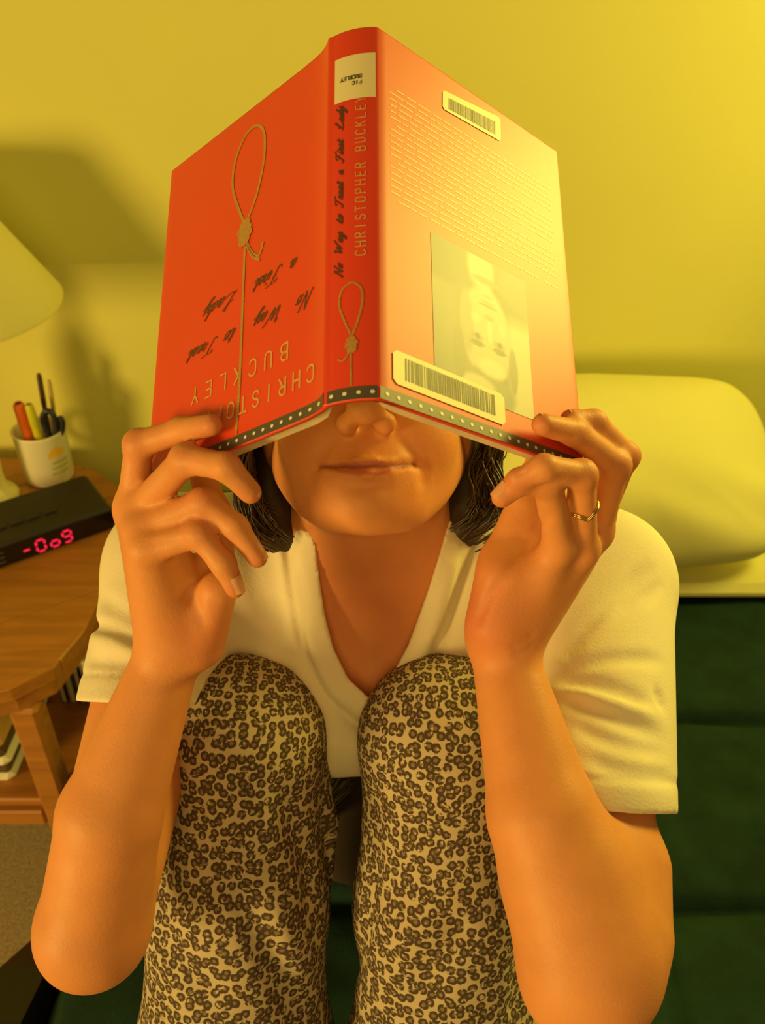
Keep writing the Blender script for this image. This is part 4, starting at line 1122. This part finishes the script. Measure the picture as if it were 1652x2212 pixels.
def leopard():
    m = bpy.data.materials.new('leopard_cotton'); m.use_nodes = True; nt = m.node_tree; b = nt.nodes['Principled BSDF']; N = nt.nodes.new; Lk = nt.links.new
    a = N('ShaderNodeAttribute'); a.attribute_name = 'print'
    nz = N('ShaderNodeTexNoise'); nz.inputs['Scale'].default_value = 170; nz.inputs['Detail'].default_value = 2; Lk(a.outputs['Vector'], nz.inputs['Vector'])
    sub = N('ShaderNodeVectorMath'); sub.operation = 'SUBTRACT'; sub.inputs[1].default_value = (.5, .5, .5); Lk(nz.outputs['Color'], sub.inputs[0])
    sc = N('ShaderNodeVectorMath'); sc.operation = 'SCALE'; sc.inputs['Scale'].default_value = 0.0030; Lk(sub.outputs[0], sc.inputs[0])
    ad = N('ShaderNodeVectorMath'); ad.operation = 'ADD'; Lk(a.outputs['Vector'], ad.inputs[0]); Lk(sc.outputs[0], ad.inputs[1])
    vo = N('ShaderNodeTexVoronoi'); vo.voronoi_dimensions = '2D'; vo.feature = 'F1'; vo.inputs['Scale'].default_value = 132; vo.inputs['Randomness'].default_value = 0.68; Lk(ad.outputs[0], vo.inputs['Vector'])
    r = N('ShaderNodeValToRGB'); e = r.color_ramp.elements; e[0].position = 0.0; e[0].color = (.24, .175, .11, 1); e[1].position = 1.0; e[1].color = (.52, .435, .30, 1)
    for p, c in ((.16, (.21, .150, .095, 1)), (.24, (.075, .052, .034, 1)), (.45, (.075, .052, .034, 1)), (.53, (.52, .435, .30, 1))):
        k = e.new(p); k.color = c
    Lk(vo.outputs['Distance'], r.inputs['Fac'])
    n2 = N('ShaderNodeTexNoise'); n2.inputs['Scale'].default_value = 260; n2.inputs['Detail'].default_value = 1; Lk(a.outputs['Vector'], n2.inputs['Vector'])
    mr = N('ShaderNodeMapRange'); mr.inputs['From Min'].default_value = .60; mr.inputs['From Max'].default_value = .68; Lk(n2.outputs['Fac'], mr.inputs['Value'])
    mx = N('ShaderNodeMix'); mx.data_type = 'RGBA'; mx.inputs['B'].default_value = (.51, .42, .28, 1); Lk(mr.outputs['Result'], mx.inputs['Factor']); Lk(r.outputs['Color'], mx.inputs['A'])
    Lk(mx.outputs['Result'], b.inputs['Base Color']); b.inputs['Roughness'].default_value = .9; b.inputs['Specular IOR Level'].default_value = .2
    return m


o = link('pyjama_trousers', tv, tq, leopard()); o.parent = pe; o.location = -Vector(pe.location)
at_ = o.data.attributes.new('print', 'FLOAT_VECTOR', 'POINT'); at_.data.foreach_set('vector', uvp.astype(np.float32).ravel())
print('trousers', len(tq), round(time.time() - _t, 1))

wb = Sd(); wax = unit(NECK - PELV); wM = np.stack([V3(1, 0, 0), np.cross(wax, V3(1, 0, 0)), wax])  # dark waist cloth, enlarged to stand in for the shade between the knees
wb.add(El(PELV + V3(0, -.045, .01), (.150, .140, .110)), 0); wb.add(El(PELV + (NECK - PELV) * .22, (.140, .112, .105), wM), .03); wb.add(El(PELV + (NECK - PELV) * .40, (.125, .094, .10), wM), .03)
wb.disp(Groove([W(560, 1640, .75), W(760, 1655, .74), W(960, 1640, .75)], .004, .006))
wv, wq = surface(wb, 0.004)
o = link('waist_shade_cloth', wv, wq, mat('waist_shade_dark', (0.060, 0.040, 0.026), 0.9, bump=0.2)); o.parent = pe; o.location = -Vector(pe.location); o['label'] = 'dark waist cloth standing in for the shade between the knees'

# ---- hair: a soft cap plus many strands
hc = Sd()
hc.add(hel((0, .040, -.028), (.084, .088, .092)), 0)
for g in (-1, 1):
    hc.add(Rc(H(g * .069, .02, -.030), H(g * .080, -.060, -.034), .024, .020), .02); hc.add(Rc(H(g * .080, -.055, -.034), H(g * .075, -.084, -.026), .020, .012), .015)
hc.add(Rc(H(0, .0, -.085), H(0, -.085, -.075), .035, .030), .03)
hc.add(Rc(H(-.055, -.01, -.065), H(-.06, -.085, -.055), .03, .022), .03); hc.add(Rc(H(.055, -.01, -.065), H(.06, -.085, -.055), .03, .022), .03)
hc.cut(hel((0, -.020, .105), (.064, .090, .070)), .01)
hv, hq = surface(hc, 0.0035)
M_hair = mat('dark_brown_hair', (0.036, 0.019, 0.010), 0.45, noise=0.4, nscale=300)
o = link('hair', hv, hq, M_hair); o.parent = pe; o.location = -Vector(pe.location)
paths, rads = [], []
for cl in range(100):
    ph0 = rng.uniform(60, 300); lift0 = rng.uniform(-.002, .008); end0 = rng.uniform(-.108, -.082); curl0 = rng.uniform(.004, .012); k0 = rng.uniform(0, 6.28); f0 = rng.uniform(2.2, 3.6); tuck = rng.uniform(.004, .026)
    for st in range(11):
        a = math.radians(ph0 + rng.normal(0, 2.6)); sx, cz = math.sin(a), math.cos(a); lift = lift0 + rng.normal(0, .0016); endy = end0 + rng.normal(0, .004); kk = k0 + rng.normal(0, .35)
        pts = []
        for t in np.linspace(0, 1, 22):
            if t < .35: w_ = t / .35; y = .118 - .07 * w_ ** 1.6; rx, rz = (.094 + lift) * math.sin(w_ * 1.35) / math.sin(1.35), (.098 + lift) * math.sin(w_ * 1.35) / math.sin(1.35)
            else: w_ = (t - .35) / .65; y = .048 + (endy - .048) * w_ + .010 * max(0, w_ - .86) / .14; rx, rz = .094 + lift + .006 * math.sin(w_ * 3.1) - tuck * w_ ** 4, .098 + lift - .018 * w_ - tuck * w_ ** 4
            amp = curl0 * max(0, t - .4) * 1.8; wob, wob2 = math.sin(f0 * 6.28 * t + kk) * amp, math.cos(f0 * 6.28 * t + kk) * amp
            pts.append(H(sx * (rx + wob), y + wob2 * .35, -.030 + cz * (rz + wob) + wob2 * .6))
        paths.append(np.array(pts)); r0 = rng.uniform(.0008, .0015); rads.append(r0 * np.clip(np.linspace(1.1, .45, 22), .3, 1))
VV_, FF_ = tube_mesh(paths, rads, 5)
o = link('hair_strands', VV_, FF_, mat('hair_strand', (0.060, 0.032, 0.016), 0.33, noise=0.5, nscale=150)); o.parent = pe; o.location = -Vector(pe.location); o['kind'] = 'stuff'
print('done', round(time.time() - _t, 1))
